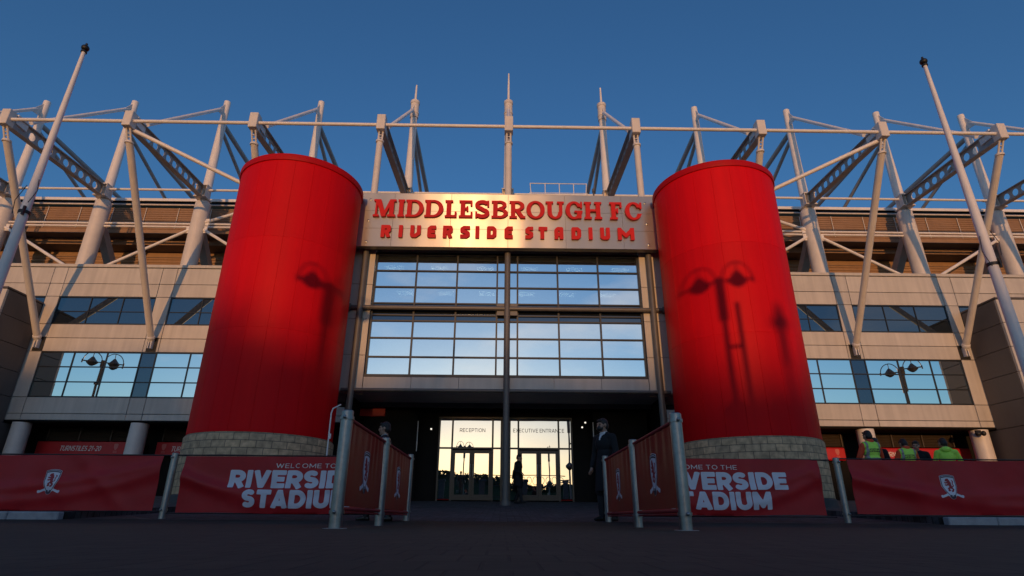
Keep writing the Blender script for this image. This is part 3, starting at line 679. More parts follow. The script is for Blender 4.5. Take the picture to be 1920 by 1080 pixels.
for i in range(-5, 6):
    k = abs(i); s = -1 if i < 0 else 1; x = s * HX[k]; fx = s * FX[k]; mx = s * MX[k]
    lab = ('upright outrigger seen end on at the centre, rising behind the big sign' if i == 0 else
           f'outrigger arm on an upright prop rising behind the {side(i)} end of the big sign' if k == 1 else
           f'outrigger arm whose prop vanishes behind the {side(i)} red tower' if k == 2 else
           f'outrigger with holed arm and slanting prop, nearest in view outside the {side(i)} red tower' if k == 3 else
           f'outrigger with holed arm and slanting prop, second outside the {side(i)} red tower' if k == 4 else
           f'outermost outrigger arm at the {side(i)} edge of the picture')
    t = thing('roof_outrigger', lab, 'roof strut', (x, 22.4, 17.5), group='outriggers bracing the stadium roof')
    hb = MB(); hb.bbox((x - .2, 22.16, 17.12), (x + .2, 22.60, 17.95), .02); sp(hb, 'head_block', 'white2', t)
    # castellated beam: flanges plus web with round holes, sheared along the line to the mast
    bm_ = MB(); y0, y1, za, zb, hd = 22.6, 29.75, 17.53, 18.2, .36
    def bp(y, q, dx): f = (y - y0) / (y1 - y0); return (x + (mx - x) * f + dx, y, za + (zb - za) * f + q)
    def plate(ya, yb, q0, q1, hw):
        bm_.add([bp(ya, q0, -hw), bp(ya, q0, hw), bp(yb, q0, hw), bp(yb, q0, -hw), bp(ya, q1, -hw), bp(ya, q1, hw), bp(yb, q1, hw), bp(yb, q1, -hw)],
                [(0, 3, 2, 1), (4, 5, 6, 7), (0, 1, 5, 4), (1, 2, 6, 5), (2, 3, 7, 6), (3, 0, 4, 7)])
    plate(y0, y1, hd - .04, hd, .16); plate(y0, y1, -hd, -hd + .04, .16)
    hs = y0 + 1.05; nh = 9; pitch = (y1 - .25 - hs) / nh; rr = .215
    plate(y0, hs, -hd + .04, hd - .04, .012); plate(hs + nh * pitch, y1, -hd + .04, hd - .04, .012)
    for h in range(nh):
        cy = hs + (h + .5) * pitch; hq = hd - .04; hy = pitch / 2; n = 24
        ci = [(cy + rr * math.cos(2 * math.pi * q / n), rr * math.sin(2 * math.pi * q / n)) for q in range(n)]
        ro = []
        for q in range(n):
            ca, sa = math.cos(2 * math.pi * q / n), math.sin(2 * math.pi * q / n); m_ = min(hy / max(abs(ca), 1e-6), hq / max(abs(sa), 1e-6)); ro.append((cy + ca * m_, sa * m_))
        corners = [(cy + a * hy, b * hq) for a, b in ((1, 1), (-1, 1), (-1, -1), (1, -1))]
        vs = [bp(y, q, dx) for dx in (-.012, .012) for (y, q) in ci + ro + corners]; N = 2 * n + 4; fs = []
        for q in range(n):
            q2 = (q + 1) % n; a, b = ro[q], ro[q2]; cn = None
            if abs(a[0] - b[0]) > 1e-6 and abs(a[1] - b[1]) > 1e-6:
                cn = min(range(4), key=lambda c: (corners[c][0] - (a[0] + b[0]) / 2) ** 2 + (corners[c][1] - (a[1] + b[1]) / 2) ** 2)
            ring = [q, n + q] + ([2 * n + cn] if cn is not None else []) + [n + q2, q2]
            fs.append(tuple(ring)); fs.append(tuple(v + N for v in reversed(ring))); fs.append((q2, q, q + N, q2 + N))
        bm_.add(vs, fs)
    sp(bm_, 'arm', 'boomgrey', t, smooth=False)
    if k <= 1:
        p0, p1 = Vector((x, 22.4, 16.55)), Vector((x, 22.4, 4.4))
        pm = 'white2'
    else:
        p0, p1 = Vector((x, 22.75, 16.55)), Vector((fx, 29.42, 8.95)); pm = 'white2'
    d = (p1 - p0).normalized()
    if k <= 1:
        pr_ = MB(p0); pr_.tube([p0, Vector((x, 22.4, 13.3))], .15, 20); sp(pr_, 'prop', pm, t)
    else:
        pr_ = MB(p0); pr_.tube([p0, p1], .165, 20); sp(pr_, 'prop', pm, t)
        ft = MB(); ft.tube([p1, p1 + d * .12, p1 + d * .42], [.19, .17, .05], 16); ft.tube([p1 - d * .05, p1 + d * .05], .2, 16)
        ft.box((fx - .09, 29.45, 8.35), (fx - .05, 29.69, 8.85)); ft.box((fx + .05, 29.45, 8.35), (fx + .09, 29.69, 8.85)); sp(ft, 'foot', 'white', t)
        sk = MB(); sk.box((fx - .27, 29.682, 8.22), (fx + .27, 29.692, 9.0)); sp(sk, 'socket_shade', 'gasket', t, smooth=False)  # flat black plate on the panel, painting the shade of a recess
    nk = MB(); q = Vector((x, p0.y, p0.z))
    for dx in (-.09, .09): nk.tube([q + Vector((dx, 0, -.05)), Vector((x + dx, 22.42, 17.12))], .045, 8)
    for dz in (.05, .2, .35): nk.box((q.x - .12, q.y - .03 - (p0.y - 22.42) * dz / .6, q.z + dz), (q.x + .12, q.y + .03 - (p0.y - 22.42) * dz / .6, q.z + dz + .035))
    nk.tube([q + Vector((0, 0, -.08)), q + Vector((0, 0, .02))], .19, 16); sp(nk, 'neck_fork', 'white2', t)

# long tie pipes and braces
def pipe(name, label, cat, pts, r, m='white', group=None):
    mb = MB(pts[0]); mb.tube(pts, r, 12); o = mb.build(name, M[m]); return tag(o, label, cat, group)
pipe('tie_pipe', 'thin white pipe running straight through all the outrigger heads', 'pipe', [(-36, 22.4, 17.5), (36, 22.4, 17.5)], .085)
pipe('tie_pipe', 'thin white pipe linking the masts at their brackets just above the roof edge', 'pipe', [(-36, 30.05, 18.42), (36, 30.05, 18.42)], .075)
for s in (-1, 1):
    sd = side(s)
    pipe('tie_pipe', f'upper of two white pipes across the tan wall, {sd} wing', 'pipe', [(s * 7, 30.35, 16.26), (s * 40, 30.35, 16.26)], .065)
    pipe('tie_pipe', f'lower of two white pipes across the tan wall, {sd} wing', 'pipe', [(s * 7, 30.35, 16.06), (s * 40, 30.35, 16.06)], .065)
    # cross braces, with node plates on the third and fifth masts
    for (xa, za, xb, zb, what) in ((18.6, 15.7, 23.0, 13.2, f'white brace slanting down and outward from the third mast, {sd} wing'),
                                   (17.8, 15.7, 13.2, 12.9, f'white brace slanting down behind the {sd} red tower from the third mast'),
                                   (17.8, 16.2, 12.5, 18.2, f'white brace slanting up behind the {sd} red tower from the third mast'),
                                   (29.3, 15.7, 25.0, 13.2, f'white brace slanting down and inward from the fifth mast, {sd} wing')):
        za += .15; zb += .15; xa *= MK; xb *= MK; mb = MB((s * xa, 30.27, za)); mb.tube([(s * xa, 30.27, za), (s * xb, 30.27, zb)], .09, 12)
        d = Vector((s * (xb - xa), 0, zb - za)).normalized(); c = Vector((s * xa, 30.27, za))
        mb.box((c.x - .22, 30.25, c.z - .22), (c.x + .22, 30.29, c.z + .22))
        o = mb.build('brace', M['white']); tag(o, what, 'brace', 'braces between the masts')
    pipe('brace', f'long thin white brace falling from an outrigger head to behind the {sd} red tower', 'brace', [(s * 18.0, 22.6, 17.2), (s * 12.25, 24.3, 14.9)], .10)

# guard rail cage on the roof edge
cg = thing('guard_rail', 'thin white guard rail on the roof edge right of the central mast', 'railing', (2.8, 31.6, 18.6))
cm = MB()
for x in (1.45, 2.42, 3.34, 4.26, 5.1): cm.tube([(x - (.12 if x < 2 else -.12 if x > 5 else 0) * -1, 31.6, 18.6), (x, 31.6, 20.2)], .03, 8)
sp(cm, 'upright', 'white', cg)
cm = MB(); cm.tube([(1.43, 31.6, 20.2), (5.12, 31.6, 20.2)], .03, 8); cm.tube([(1.4, 31.6, 19.5), (5.15, 31.6, 19.5)], .022, 8); sp(cm, 'rail', 'white', cg)
lp = MB((5.2, 28.6, 13)); lp.tube([(5.0, 28.6, 13), (5.0, 28.6, 18.0)], .04, 8); lp.tube([(5.0, 28.6, 17.75), (5.0, 28.6, 17.95)], .085, 10)
tag(lp.build('aerial', M['greysteel']), 'short grey aerial poking up behind the right half of the big sign', 'aerial')

# ================================================================== RED TOWERS
def tower(s, label):
    cx, cy, Rr = s * 8.54, 20.6, 2.37
    t = thing('red_tower', label, 'tower', (cx, cy, .4), group='red towers flanking the entrance')
    # sheet shell: panels with a fine recessed seam between them
    mb = MB(); nseg = 22; sub = 6; zb, zt = 2.58, 12.72; prof = []
    a0 = R(4)
    ring = []
    for k in range(nseg):
        A = a0 + 2 * math.pi * k / nseg; dA = 2 * math.pi / nseg; g = .005
        ring.append((A, Rr - .012)); ring.append((A + g * .5, Rr))
        for q in range(1, sub): ring.append((A + dA * q / sub, Rr))
        ring.append((A + dA - g * .5, Rr))
    n = len(ring); zs = [zb, zb + 3.4, zb + 3.405, zb + 3.415, zb + 3.42, zb + 6.8, zb + 6.805, zb + 6.815, zb + 6.82, zt]
    offs = [0, 0, -.006, -.006, 0, 0, -.006, -.006, 0, 0]
    for z, of in zip(zs, offs):
        for a, r in ring: mb.v.append(Vector((cx + (r + of) * math.cos(a), cy + (r + of) * math.sin(a), z)))
    for i in range(len(zs) - 1):
        for k in range(n): mb.ft[len(mb.f)] = 1 + .07 * math.sin(37.7 * (k // 8) + 11 * (i // 4) + 5 * s); mb.f.append((i * n + k, i * n + (k + 1) % n, (i + 1) * n + (k + 1) % n, (i + 1) * n + k))
    mb.f.append(tuple((len(zs) - 1) * n + k for k in range(n)))
    sp(mb, 'shell', 'red', t, ang=25)
    rm = MB(); rm._lathe((cx, cy, 0), [(Rr - .02, 12.60), (Rr + .045, 12.60), (Rr + .055, 12.63), (Rr + .055, 12.84), (Rr + .02, 12.88), (Rr - .3, 12.88)], 96); sp(rm, 'rim', 'redrim', t)
    # split stone drum with uv for coursing
    n = 96; r = Rr + .05; me = bpy.data.meshes.new('stone_base'); vs = []; fs = []; uvs = []
    for z in (.74, 2.50, 2.57):
        for k in range(n + 1):
            a = 2 * math.pi * k / n; q = r if z < 2.55 else r - .05; vs.append((cx + q * math.cos(a), cy + q * math.sin(a), z))
    for i in range(2):
        for k in range(n):
            fs.append((i * (n + 1) + k, i * (n + 1) + k + 1, (i + 1) * (n + 1) + k + 1, (i + 1) * (n + 1) + k))
            for kk, ii in ((k, i), (k + 1, i), (k + 1, i + 1), (k, i + 1)): uvs.append((2 * math.pi * kk / n * r, (.74, 2.50, 2.57)[ii] - .74))
    me.from_pydata(vs, [], fs); uv = me.uv_layers.new(name='UVMap')
    for i, c in enumerate(uvs): uv.data[i].uv = c
    me.materials.append(M['stone']); me.shade_smooth(); me.set_sharp_from_angle(angle=R(40))
    o = bpy.data.objects.new('stone_base', me); COL.objects.link(o); o.parent = t; o.matrix_parent_inverse = Matrix.Translation(-Vector(t.location))
    pl = MB(); pl._lathe((cx, cy, 0), [(Rr + .10, .2), (Rr + .10, .70), (Rr + .06, .735)], 64); sp(pl, 'plinth', 'plinth', t)
tower(-1, 'tall round red tower on buff stone, left of the entrance')
tower(1, 'tall round red tower on buff stone, right of the entrance')

# ================================================================== ENTRANCE HALL
hall = thing('entrance_hall', 'glazed entrance block with mirrored windows set between the two red towers', 'entrance', (0, 22.6, .7))
GX = [-5.58, -3.86, -2.13, -.43, .43, 2.13, 3.86, 5.58]; GZ = [5.32, 6.08, 6.87, 7.60, 7.85, 8.37, 9.10, 9.84, 10.60]
fr = MB()
for x in GX: fr.box((x - .035, 22.22, 5.28), (x + .035, 22.36, 10.63))
for z in GZ[1:-1]: fr.box((GX[0], 22.223, z - .03), (GX[-1], 22.357, z + .03))
fr.box((-5.64, 22.19, 5.25), (5.64, 22.37, 5.36)); fr.box((-5.64, 22.19, 10.57), (5.64, 22.37, 10.67)); sp(fr, 'curtain_frame', 'darkmetal', hall, smooth=False)
pn = MB(); sd = MB()
for i in range(7):
    for j in range(8):
        b = sd if j in (3, 4) else pn
        b.pane(GX[i] + .004, GX[i + 1] - .004, 22.28, GZ[j] + .004, GZ[j + 1] - .004, rnd)
cf = [o for o in kids(hall)][0]
sp(pn, 'pane', 'panehall', cf, smooth=False); sp(sd, 'spandrel_pane', 'panespan', cf, smooth=False)
for s in (-1, 1):
    jb = MB()
    for z0, z1 in ((4.62, 6.12), (6.12, 7.64), (7.64, 9.17), (9.17, 10.69)): jb.bbox((s * 5.65, 22.17, z0 + .008), (s * 6.05, 22.36, z1 - .008), .006); jb.bbox((s * 6.07, 22.13, z0 + .008), (s * 7.25, 22.38, z1 - .008), .006)
    jb.box((s * 5.65, 22.40, 4.6), (s * 7.25, 22.42, 10.7)); jb.bbox((s * 5.65, 22.17, 10.70), (s * 7.25, 22.38, 13.05), .006); sp(jb, 'jamb_panel', 'cream', hall)
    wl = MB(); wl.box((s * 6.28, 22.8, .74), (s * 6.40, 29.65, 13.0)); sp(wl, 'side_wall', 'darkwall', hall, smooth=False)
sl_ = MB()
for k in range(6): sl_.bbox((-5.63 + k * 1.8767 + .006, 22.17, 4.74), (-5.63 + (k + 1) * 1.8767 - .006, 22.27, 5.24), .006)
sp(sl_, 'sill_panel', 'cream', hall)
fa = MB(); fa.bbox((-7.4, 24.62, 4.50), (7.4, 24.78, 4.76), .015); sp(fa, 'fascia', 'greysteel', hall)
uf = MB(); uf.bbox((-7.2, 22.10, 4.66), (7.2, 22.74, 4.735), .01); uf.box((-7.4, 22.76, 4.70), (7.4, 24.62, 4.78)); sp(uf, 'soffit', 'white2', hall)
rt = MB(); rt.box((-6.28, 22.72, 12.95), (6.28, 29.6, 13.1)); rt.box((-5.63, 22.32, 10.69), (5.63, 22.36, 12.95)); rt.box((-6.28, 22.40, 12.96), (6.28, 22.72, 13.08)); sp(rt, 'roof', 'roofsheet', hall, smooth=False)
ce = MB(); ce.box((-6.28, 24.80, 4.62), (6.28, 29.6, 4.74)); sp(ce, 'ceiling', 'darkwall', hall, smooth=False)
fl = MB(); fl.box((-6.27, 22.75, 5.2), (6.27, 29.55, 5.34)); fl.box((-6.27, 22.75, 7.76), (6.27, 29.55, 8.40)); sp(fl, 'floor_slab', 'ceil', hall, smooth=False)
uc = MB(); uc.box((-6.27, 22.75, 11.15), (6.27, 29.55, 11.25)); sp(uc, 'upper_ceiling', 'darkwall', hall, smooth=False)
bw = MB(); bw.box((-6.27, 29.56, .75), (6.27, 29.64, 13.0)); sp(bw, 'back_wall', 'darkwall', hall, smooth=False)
for x in (-6.02, .0, 6.02):
    c = MB((x, 22.0, .55)); c.tube([(x, 22.0, .5), (x, 22.0, 10.9)], .125, 22); c.tube([(x, 22.0, .5), (x, 22.0, .68)], .2, 22); sp(c, 'column', 'greysteel', hall)
for z in (8.10, 4.70):
    c = MB((0, 22.05, z)); c.tube([(-6.42, 22.03, z), (6.42, 22.03, z)], .095 if z > 5 else .07, 18)
    if z > 5:
        for s in (-1, 1): c.tube([(s * 6.42, 22.03, z), (s * 6.56, 22.03, z)], .16, 14); c.box((s * 5.9, 22.0, z - .05), (s * 6.1, 22.16, z + .05))
        c.box((-.42, 22.06, z - .28), (.42, 22.18, z + .22))
    sp(c, 'cross_pipe', 'greysteel', hall)
# ceiling lights seen through the upper glass
for zc, Y_ in ((11.15, 24.8), (11.15, 28.0)):
    for x in (-5.35, -3.2, -1.05, 1.05, 3.2, 5.35):
        t = thing('ceiling_light', 'lit louvred ceiling light glimmering behind the upper mirrored glass', 'light', (x, Y_, zc), group='ceiling lights behind the upper glass')
        b = MB(); b.box((x - .46, Y_ - .32, zc - .05), (x + .46, Y_ + .32, zc - .004)); sp(b, 'housing', 'ceil', t, smooth=False)
        g = MB()
        g.box((x - .40, Y_ - .28, zc - .085), (x + .40, Y_ + .28, zc - .054))
        sp(g, 'diffuser', 'lampglow', t, smooth=False)
# ground floor door screen
DY = 25.5
dw = MB(); dw.box((-6.27, DY + .05, .75), (-2.95, DY + .2, 4.61)); dw.box((2.95, DY + .05, .75), (6.27, DY + .2, 4.61)); dw.box((-2.95, DY + .05, 4.22), (2.95, DY + .2, 4.61)); sp(dw, 'screen_wall', 'darkwall', hall, smooth=False)
VX = [-2.89, -2.32, -.56, -.18, .18, .56, 2.32, 2.89]
fr = MB()
for x in VX: fr.box((x - .035, DY - .02, .75), (x + .035, DY + .08, 4.22))
fr.box((-2.92, DY - .018, 2.88), (2.92, DY + .078, 2.95)); fr.box((-2.92, DY - .018, 4.17), (2.92, DY + .078, 4.25)); fr.box((-.17, DY - .015, .75), (.17, DY + .07, 4.22)); sp(fr, 'door_screen', 'darkmetal', hall, smooth=False)
scr = [o for o in kids(hall) if o.name.startswith('door_screen')][0]
pn = MB()
for i in range(7):
    if i == 3: continue
    pn.box((VX[i] + .04, DY + .02, 2.955), (VX[i + 1] - .04, DY + .035, 4.165))
    if i not in (1, 5): pn.box((VX[i] + .04, DY + .02, .80), (VX[i + 1] - .04, DY + .035, 2.875))
sp(pn, 'pane', 'panedoor', scr, smooth=False)
for c in (-1.44, 1.44):
    for s in (-1, 1):
        x0, x1 = c + s * .008, c + s * .845
        d = MB(); z0, z1 = .80, 2.83
        d.box((x0, DY + .0, z0), (x0 + s * .10, DY + .055, z1)); d.box((x1 - s * .12, DY + .0, z0), (x1, DY + .055, z1))
        d.box((x0 + s * .10, DY + .002, z0), (x1 - s * .12, DY + .053, z0 + .22)); d.box((x0 + s * .10, DY + .002, z1 - .13), (x1 - s * .12, DY + .053, z1))
        dd = sp(d, 'door', 'darkmetal', hall, smooth=False)
        p = MB(); p.box((x0 + s * .102, DY + .02, z0 + .22), (x1 - s * .122, DY + .035, z1 - .13)); sp(p, 'pane', 'panedoor', dd, smooth=False)
        h = MB(); h.tube([(x0 + s * .05, DY - .07, 1.75), (x0 + s * .05, DY - .07, 2.25)], .018, 10)
        for z in (1.8, 2.2): h.tube([(x0 + s * .05, DY - .07, z), (x0 + s * .05, DY + .0, z)], .012, 8)
        sp(h, 'handle', 'galv', dd)
for txt, xc in (('RECEPTION', -1.45), ('EXECUTIVE ENTRANCE', 1.45)):
    sz = .16; hw = .06; w = line_width(txt, hw, .13) * sz
    mb = MB(); text_mesh(mb, txt, hw, .13, lambda u, v, d: (xc - w / 2 + u * sz, DY + .014 - d, 3.60 + v * sz), .004, .04)
    sp(mb, 'lettering', 'ink', scr, smooth=False)
# white bars painting sky glints on the side screen edges, ceiling downlights, red board under the soffit
for s in (-1, 1):
    g = MB(); g.box((s * 3.78, 24.9, .76), (s * 6.1, 24.93, 4.4)); sp(g, 'side_screen', 'darkwall', hall, smooth=False)
    tb = MB(); tb.tube([(s * 3.75, 24.82, 2.7), (s * 3.75, 24.82, 3.95)], .02, 10); sp(tb, 'edge_glint', 'white', hall)
for x, z, l in ((3.42, 3.94, 'upper of two tiny lit spotlights right of the executive doors'), (3.28, 3.74, 'lower of two tiny lit spotlights right of the executive doors'), (-3.18, 3.62, 'tiny lit spotlight left of the reception doors'), (-5.2, 3.7, 'tiny lit spotlight on the dark porch wall beside the left red tower')):
    t = thing('spotlight', l, 'light', (x, 24.8, z), group='spotlights on the dark porch walls')
    g = MB(); g.tube([(x, 24.9, z), (x, 24.84, z)], .055, 14); sp(g, 'ring', 'darkmetal', t)
    g = MB(); g.tube([(x, 24.838, z), (x, 24.825, z)], .038, 12); sp(g, 'bulb', 'downglow', t)
rb = MB((-5.9, 24.85, 4.3)); rb.bbox((-6.7, 24.80, 4.14), (-5.2, 24.87, 4.46), .012); tag(rb.build('sign_board', M['signred']), 'plain red board under the porch soffit beside the left red tower', 'sign')

# ================================================================== BIG SIGN
sign = thing('entrance_sign', 'wide brushed steel sign with raised red letters above the entrance', 'sign', (0, 21.5, 10.6))
pn = MB(); SX = 6.345; zz = [10.60, 11.45, 12.30, 13.17]; xx = [-SX, -4.9, -2.45, 0, 2.45, 4.9, SX]
for i in range(6):
    for j in range(3): pn.bbox((xx[i] + .004, 21.46, zz[j] + .004), (xx[i + 1] - .004, 21.50, zz[j + 1] - .004), .004)
sp(pn, 'sheet', 'brushed', sign, smooth=False)
bk = MB(); bk.bbox((-SX + .01, 21.505, 10.605), (SX - .01, 21.78, 13.165), .01); sp(bk, 'backing', 'greysteel', sign, smooth=False)
for s in (-1, 1):
    for z in (12.82, 11.80, 10.81):
        b = MB(); b.tube([(s * 5.93, 21.47, z), (s * 5.93, 21.43, z), (s * 5.93, 21.42, z)], [.055, .055, .03], 14); sp(b, 'bolt', 'galv', sign)
cap0, capH = 11.955, .83
LX = dict(zip(range(15), [(-5.66, -4.71), (-4.62, -4.34), (-4.29, -3.52), (-3.48, -2.68), (-2.61, -2.11), (-2.01, -1.43), (-1.33, -.71), (-.62, .08), (.14, .83), (.87, 1.66), (1.70, 2.49), (2.55, 3.28), (3.35, 4.11), (4.45, 4.99), (5.11, 5.84)]))
for q, ch in enumerate('MIDDLESBROUGHFC'):
    x0, x1 = LX[q]; x0 -= .09; x1 -= .09; w = (x1 - x0) / capH; mb = MB()
    field_mesh(mb, slab(ch, w), -.06, w + .06, -.08, 1.08, .022, lambda u, v, d: (x0 + u * capH, 21.44 - d, cap0 + v * capH), .11)
    sp(mb, 'letter', 'letter', sign, smooth=False)
LX2 = [(-5.26, -4.84), (-4.51, -4.35), (-4.03, -3.59), (-3.31, -2.95), (-2.66, -2.24), (-1.93, -1.52), (-1.28, -1.14), (-.81, -.40), (-.07, .29), (.81, 1.15), (1.37, 1.75), (2.04, 2.42), (2.76, 3.17), (3.51, 3.63), (3.98, 4.39), (4.72, 5.42)]
for q, ch in enumerate('RIVERSIDESTADIUM'):
    x0, x1 = LX2[q]; x0 -= .08; x1 -= .08; hH = .57; w = (x1 - x0) / hH; mb = MB()
    field_mesh(mb, octo(ch, w), -.06, w + .06, -.06, 1.06, .028, lambda u, v, d: (x0 + u * hH, 21.44 - d, 10.985 + v * hH), .09)
    sp(mb, 'letter', 'letter', sign, smooth=False)

# ================================================================== BANNERS AND POSTS
def lion(x, y):                          # rampant beast built of blobs, facing left; crest space x -.5..0.5, y 0..1
    f = np.full_like(x, -9.0)
    B = [(.02, .60, .085), (.03, .50, .075), (.05, .40, .08), (-.06, .74, .07), (-.11, .72, .045), (.0, .69, .07)]
    for cx, cy, r in B: f = np.maximum(f, f_disc(x, y, cx, cy, r))
    for p, h in (([(-.02, .64), (-.14, .60), (-.19, .64)], .032), ([(.0, .56), (-.12, .49), (-.19, .52)], .032), ([(.04, .40), (-.08, .33), (-.04, .25), (-.12, .23)], .036),
                 ([(.07, .38), (.14, .30), (.09, .22), (.02, .20)], .036), ([(.10, .42), (.20, .46), (.17, .58), (.22, .68), (.16, .73)], .022), ([(-.04, .80), (.02, .77)], .03)):
        f = np.maximum(f, poly_stroke(x, y, p, h))
    return f
def ribbon(x, y):
    f = poly_stroke(x, y, [(-.52, .02), (-.50, -.06), (-.20, .06), (0, -.10), (.20, .06), (.50, -.06), (.52, .02)], .05)
    return np.maximum(f, np.minimum(.15 - np.hypot(x, (y + .02)), y + .2))
def crest(par, put, size, h=.035):
    """put(u, v, d): u across, v up in metres from the crest's foot centre"""
    P = lambda k: (lambda u, v, d: put(u * size, v * size, d + k))
    mb = MB(); field_mesh(mb, shield_f, -.45, .45, -.12, 1.08, h, P(.004), .003); field_mesh(mb, ribbon, -.62, .62, -.26, .16, h, P(.0035), .003); o1 = sp(mb, 'crest', 'bannerwhite', par, smooth=False)
    mb = MB(); field_mesh(mb, lambda x, y: np.minimum(np.abs(.0) + .018 - np.abs(shield_f(x, y) - .035), shield_f(x, y)), -.45, .45, -.12, 1.08, h * .6, P(.0075), .001)
    field_mesh(mb, lambda x, y: np.minimum(np.minimum(.30 - np.abs(x), .025 - np.abs(y - .90 + .5 * x * x)), 1), -.45, .45, .8, .98, h * .6, P(.0075), .001)
    field_mesh(mb, lambda x, y: np.minimum(.05 - np.abs(np.hypot(x, y + .02) - .09), -.0 - y + .03), -.3, .3, -.2, .08, h * .6, P(.008), .001); sp(mb, 'ink', 'crestdark', o1, smooth=False)
    mb = MB(); field_mesh(mb, lion, -.4, .4, .1, .95, h * .55, P(.008), .002); sp(mb, 'lion', 'crestred', o1, smooth=False)

def fabric(par, p0, p1, z0, z1, nrm, disp, m, ns=80, nt_=26, zf=None):
    """hanging cloth between p0 and p1 (x, y), 8 mm thick, displaced along nrm"""
    P0, P1, N = Vector((*p0, 0)), Vector((*p1, 0)), Vector(nrm); mb = MB()
    def pos(s, t, d): q = P0.lerp(P1, s); z = z0 + (z1 - z0) * t + (zf(s, t) if zf else 0); return q + N * (disp(s, t) + d) + Vector((0, 0, z))
    for d in (0.004, -.004):
        for j in range(nt_ + 1):
            for i in range(ns + 1): mb.v.append(pos(i / ns, j / nt_, d))
    n1 = (ns + 1) * (nt_ + 1)
    for j in range(nt_):
        for i in range(ns):
            a = j * (ns + 1) + i; q = (a, a + 1, a + ns + 2, a + ns + 1); mb.f.append(q); mb.f.append(tuple(v + n1 for v in reversed(q)))
    per = [i for i in range(ns + 1)] + [j * (ns + 1) + ns for j in range(1, nt_ + 1)] + [nt_ * (ns + 1) + i for i in range(ns - 1, -1, -1)] + [j * (ns + 1) for j in range(nt_ - 1, 0, -1)]
    for a, b in zip(per, per[1:] + per[:1]): mb.f.append((a, a + n1, b + n1, b))
    sp(mb, 'cloth', m, par, ang=80)
    return pos

def ridge(x): return math.exp(-x * x)
def folds_side(seed, sgn):
    r = random.Random(seed); F = [(r.uniform(.05, .95), r.uniform(-.9, .9), r.uniform(.05, .11), r.uniform(.02, .055)) for _ in range(9)]
    def d(s, t):
        v = .012 * math.sin(3.1 * s + seed) * (1 - t)
        for c, k, w, a in F:
            q = (s - c - k * .18 * (1 - t)) / w; v += a * ridge(q * 2.2) * (.35 + .65 * (1 - abs(2 * t - 1)))
        v += .11 * (ridge((t - (.15 + 2.2 * (s - .5) ** 2)) / .12)) * .35      # long sagging swags
        v += .08 * ridge((t - (.35 + 1.5 * (s - .42) ** 2)) / .10) * .4
        return v + .004 * noise.noise(Vector((s * 30, t * 6, seed)))
    return d

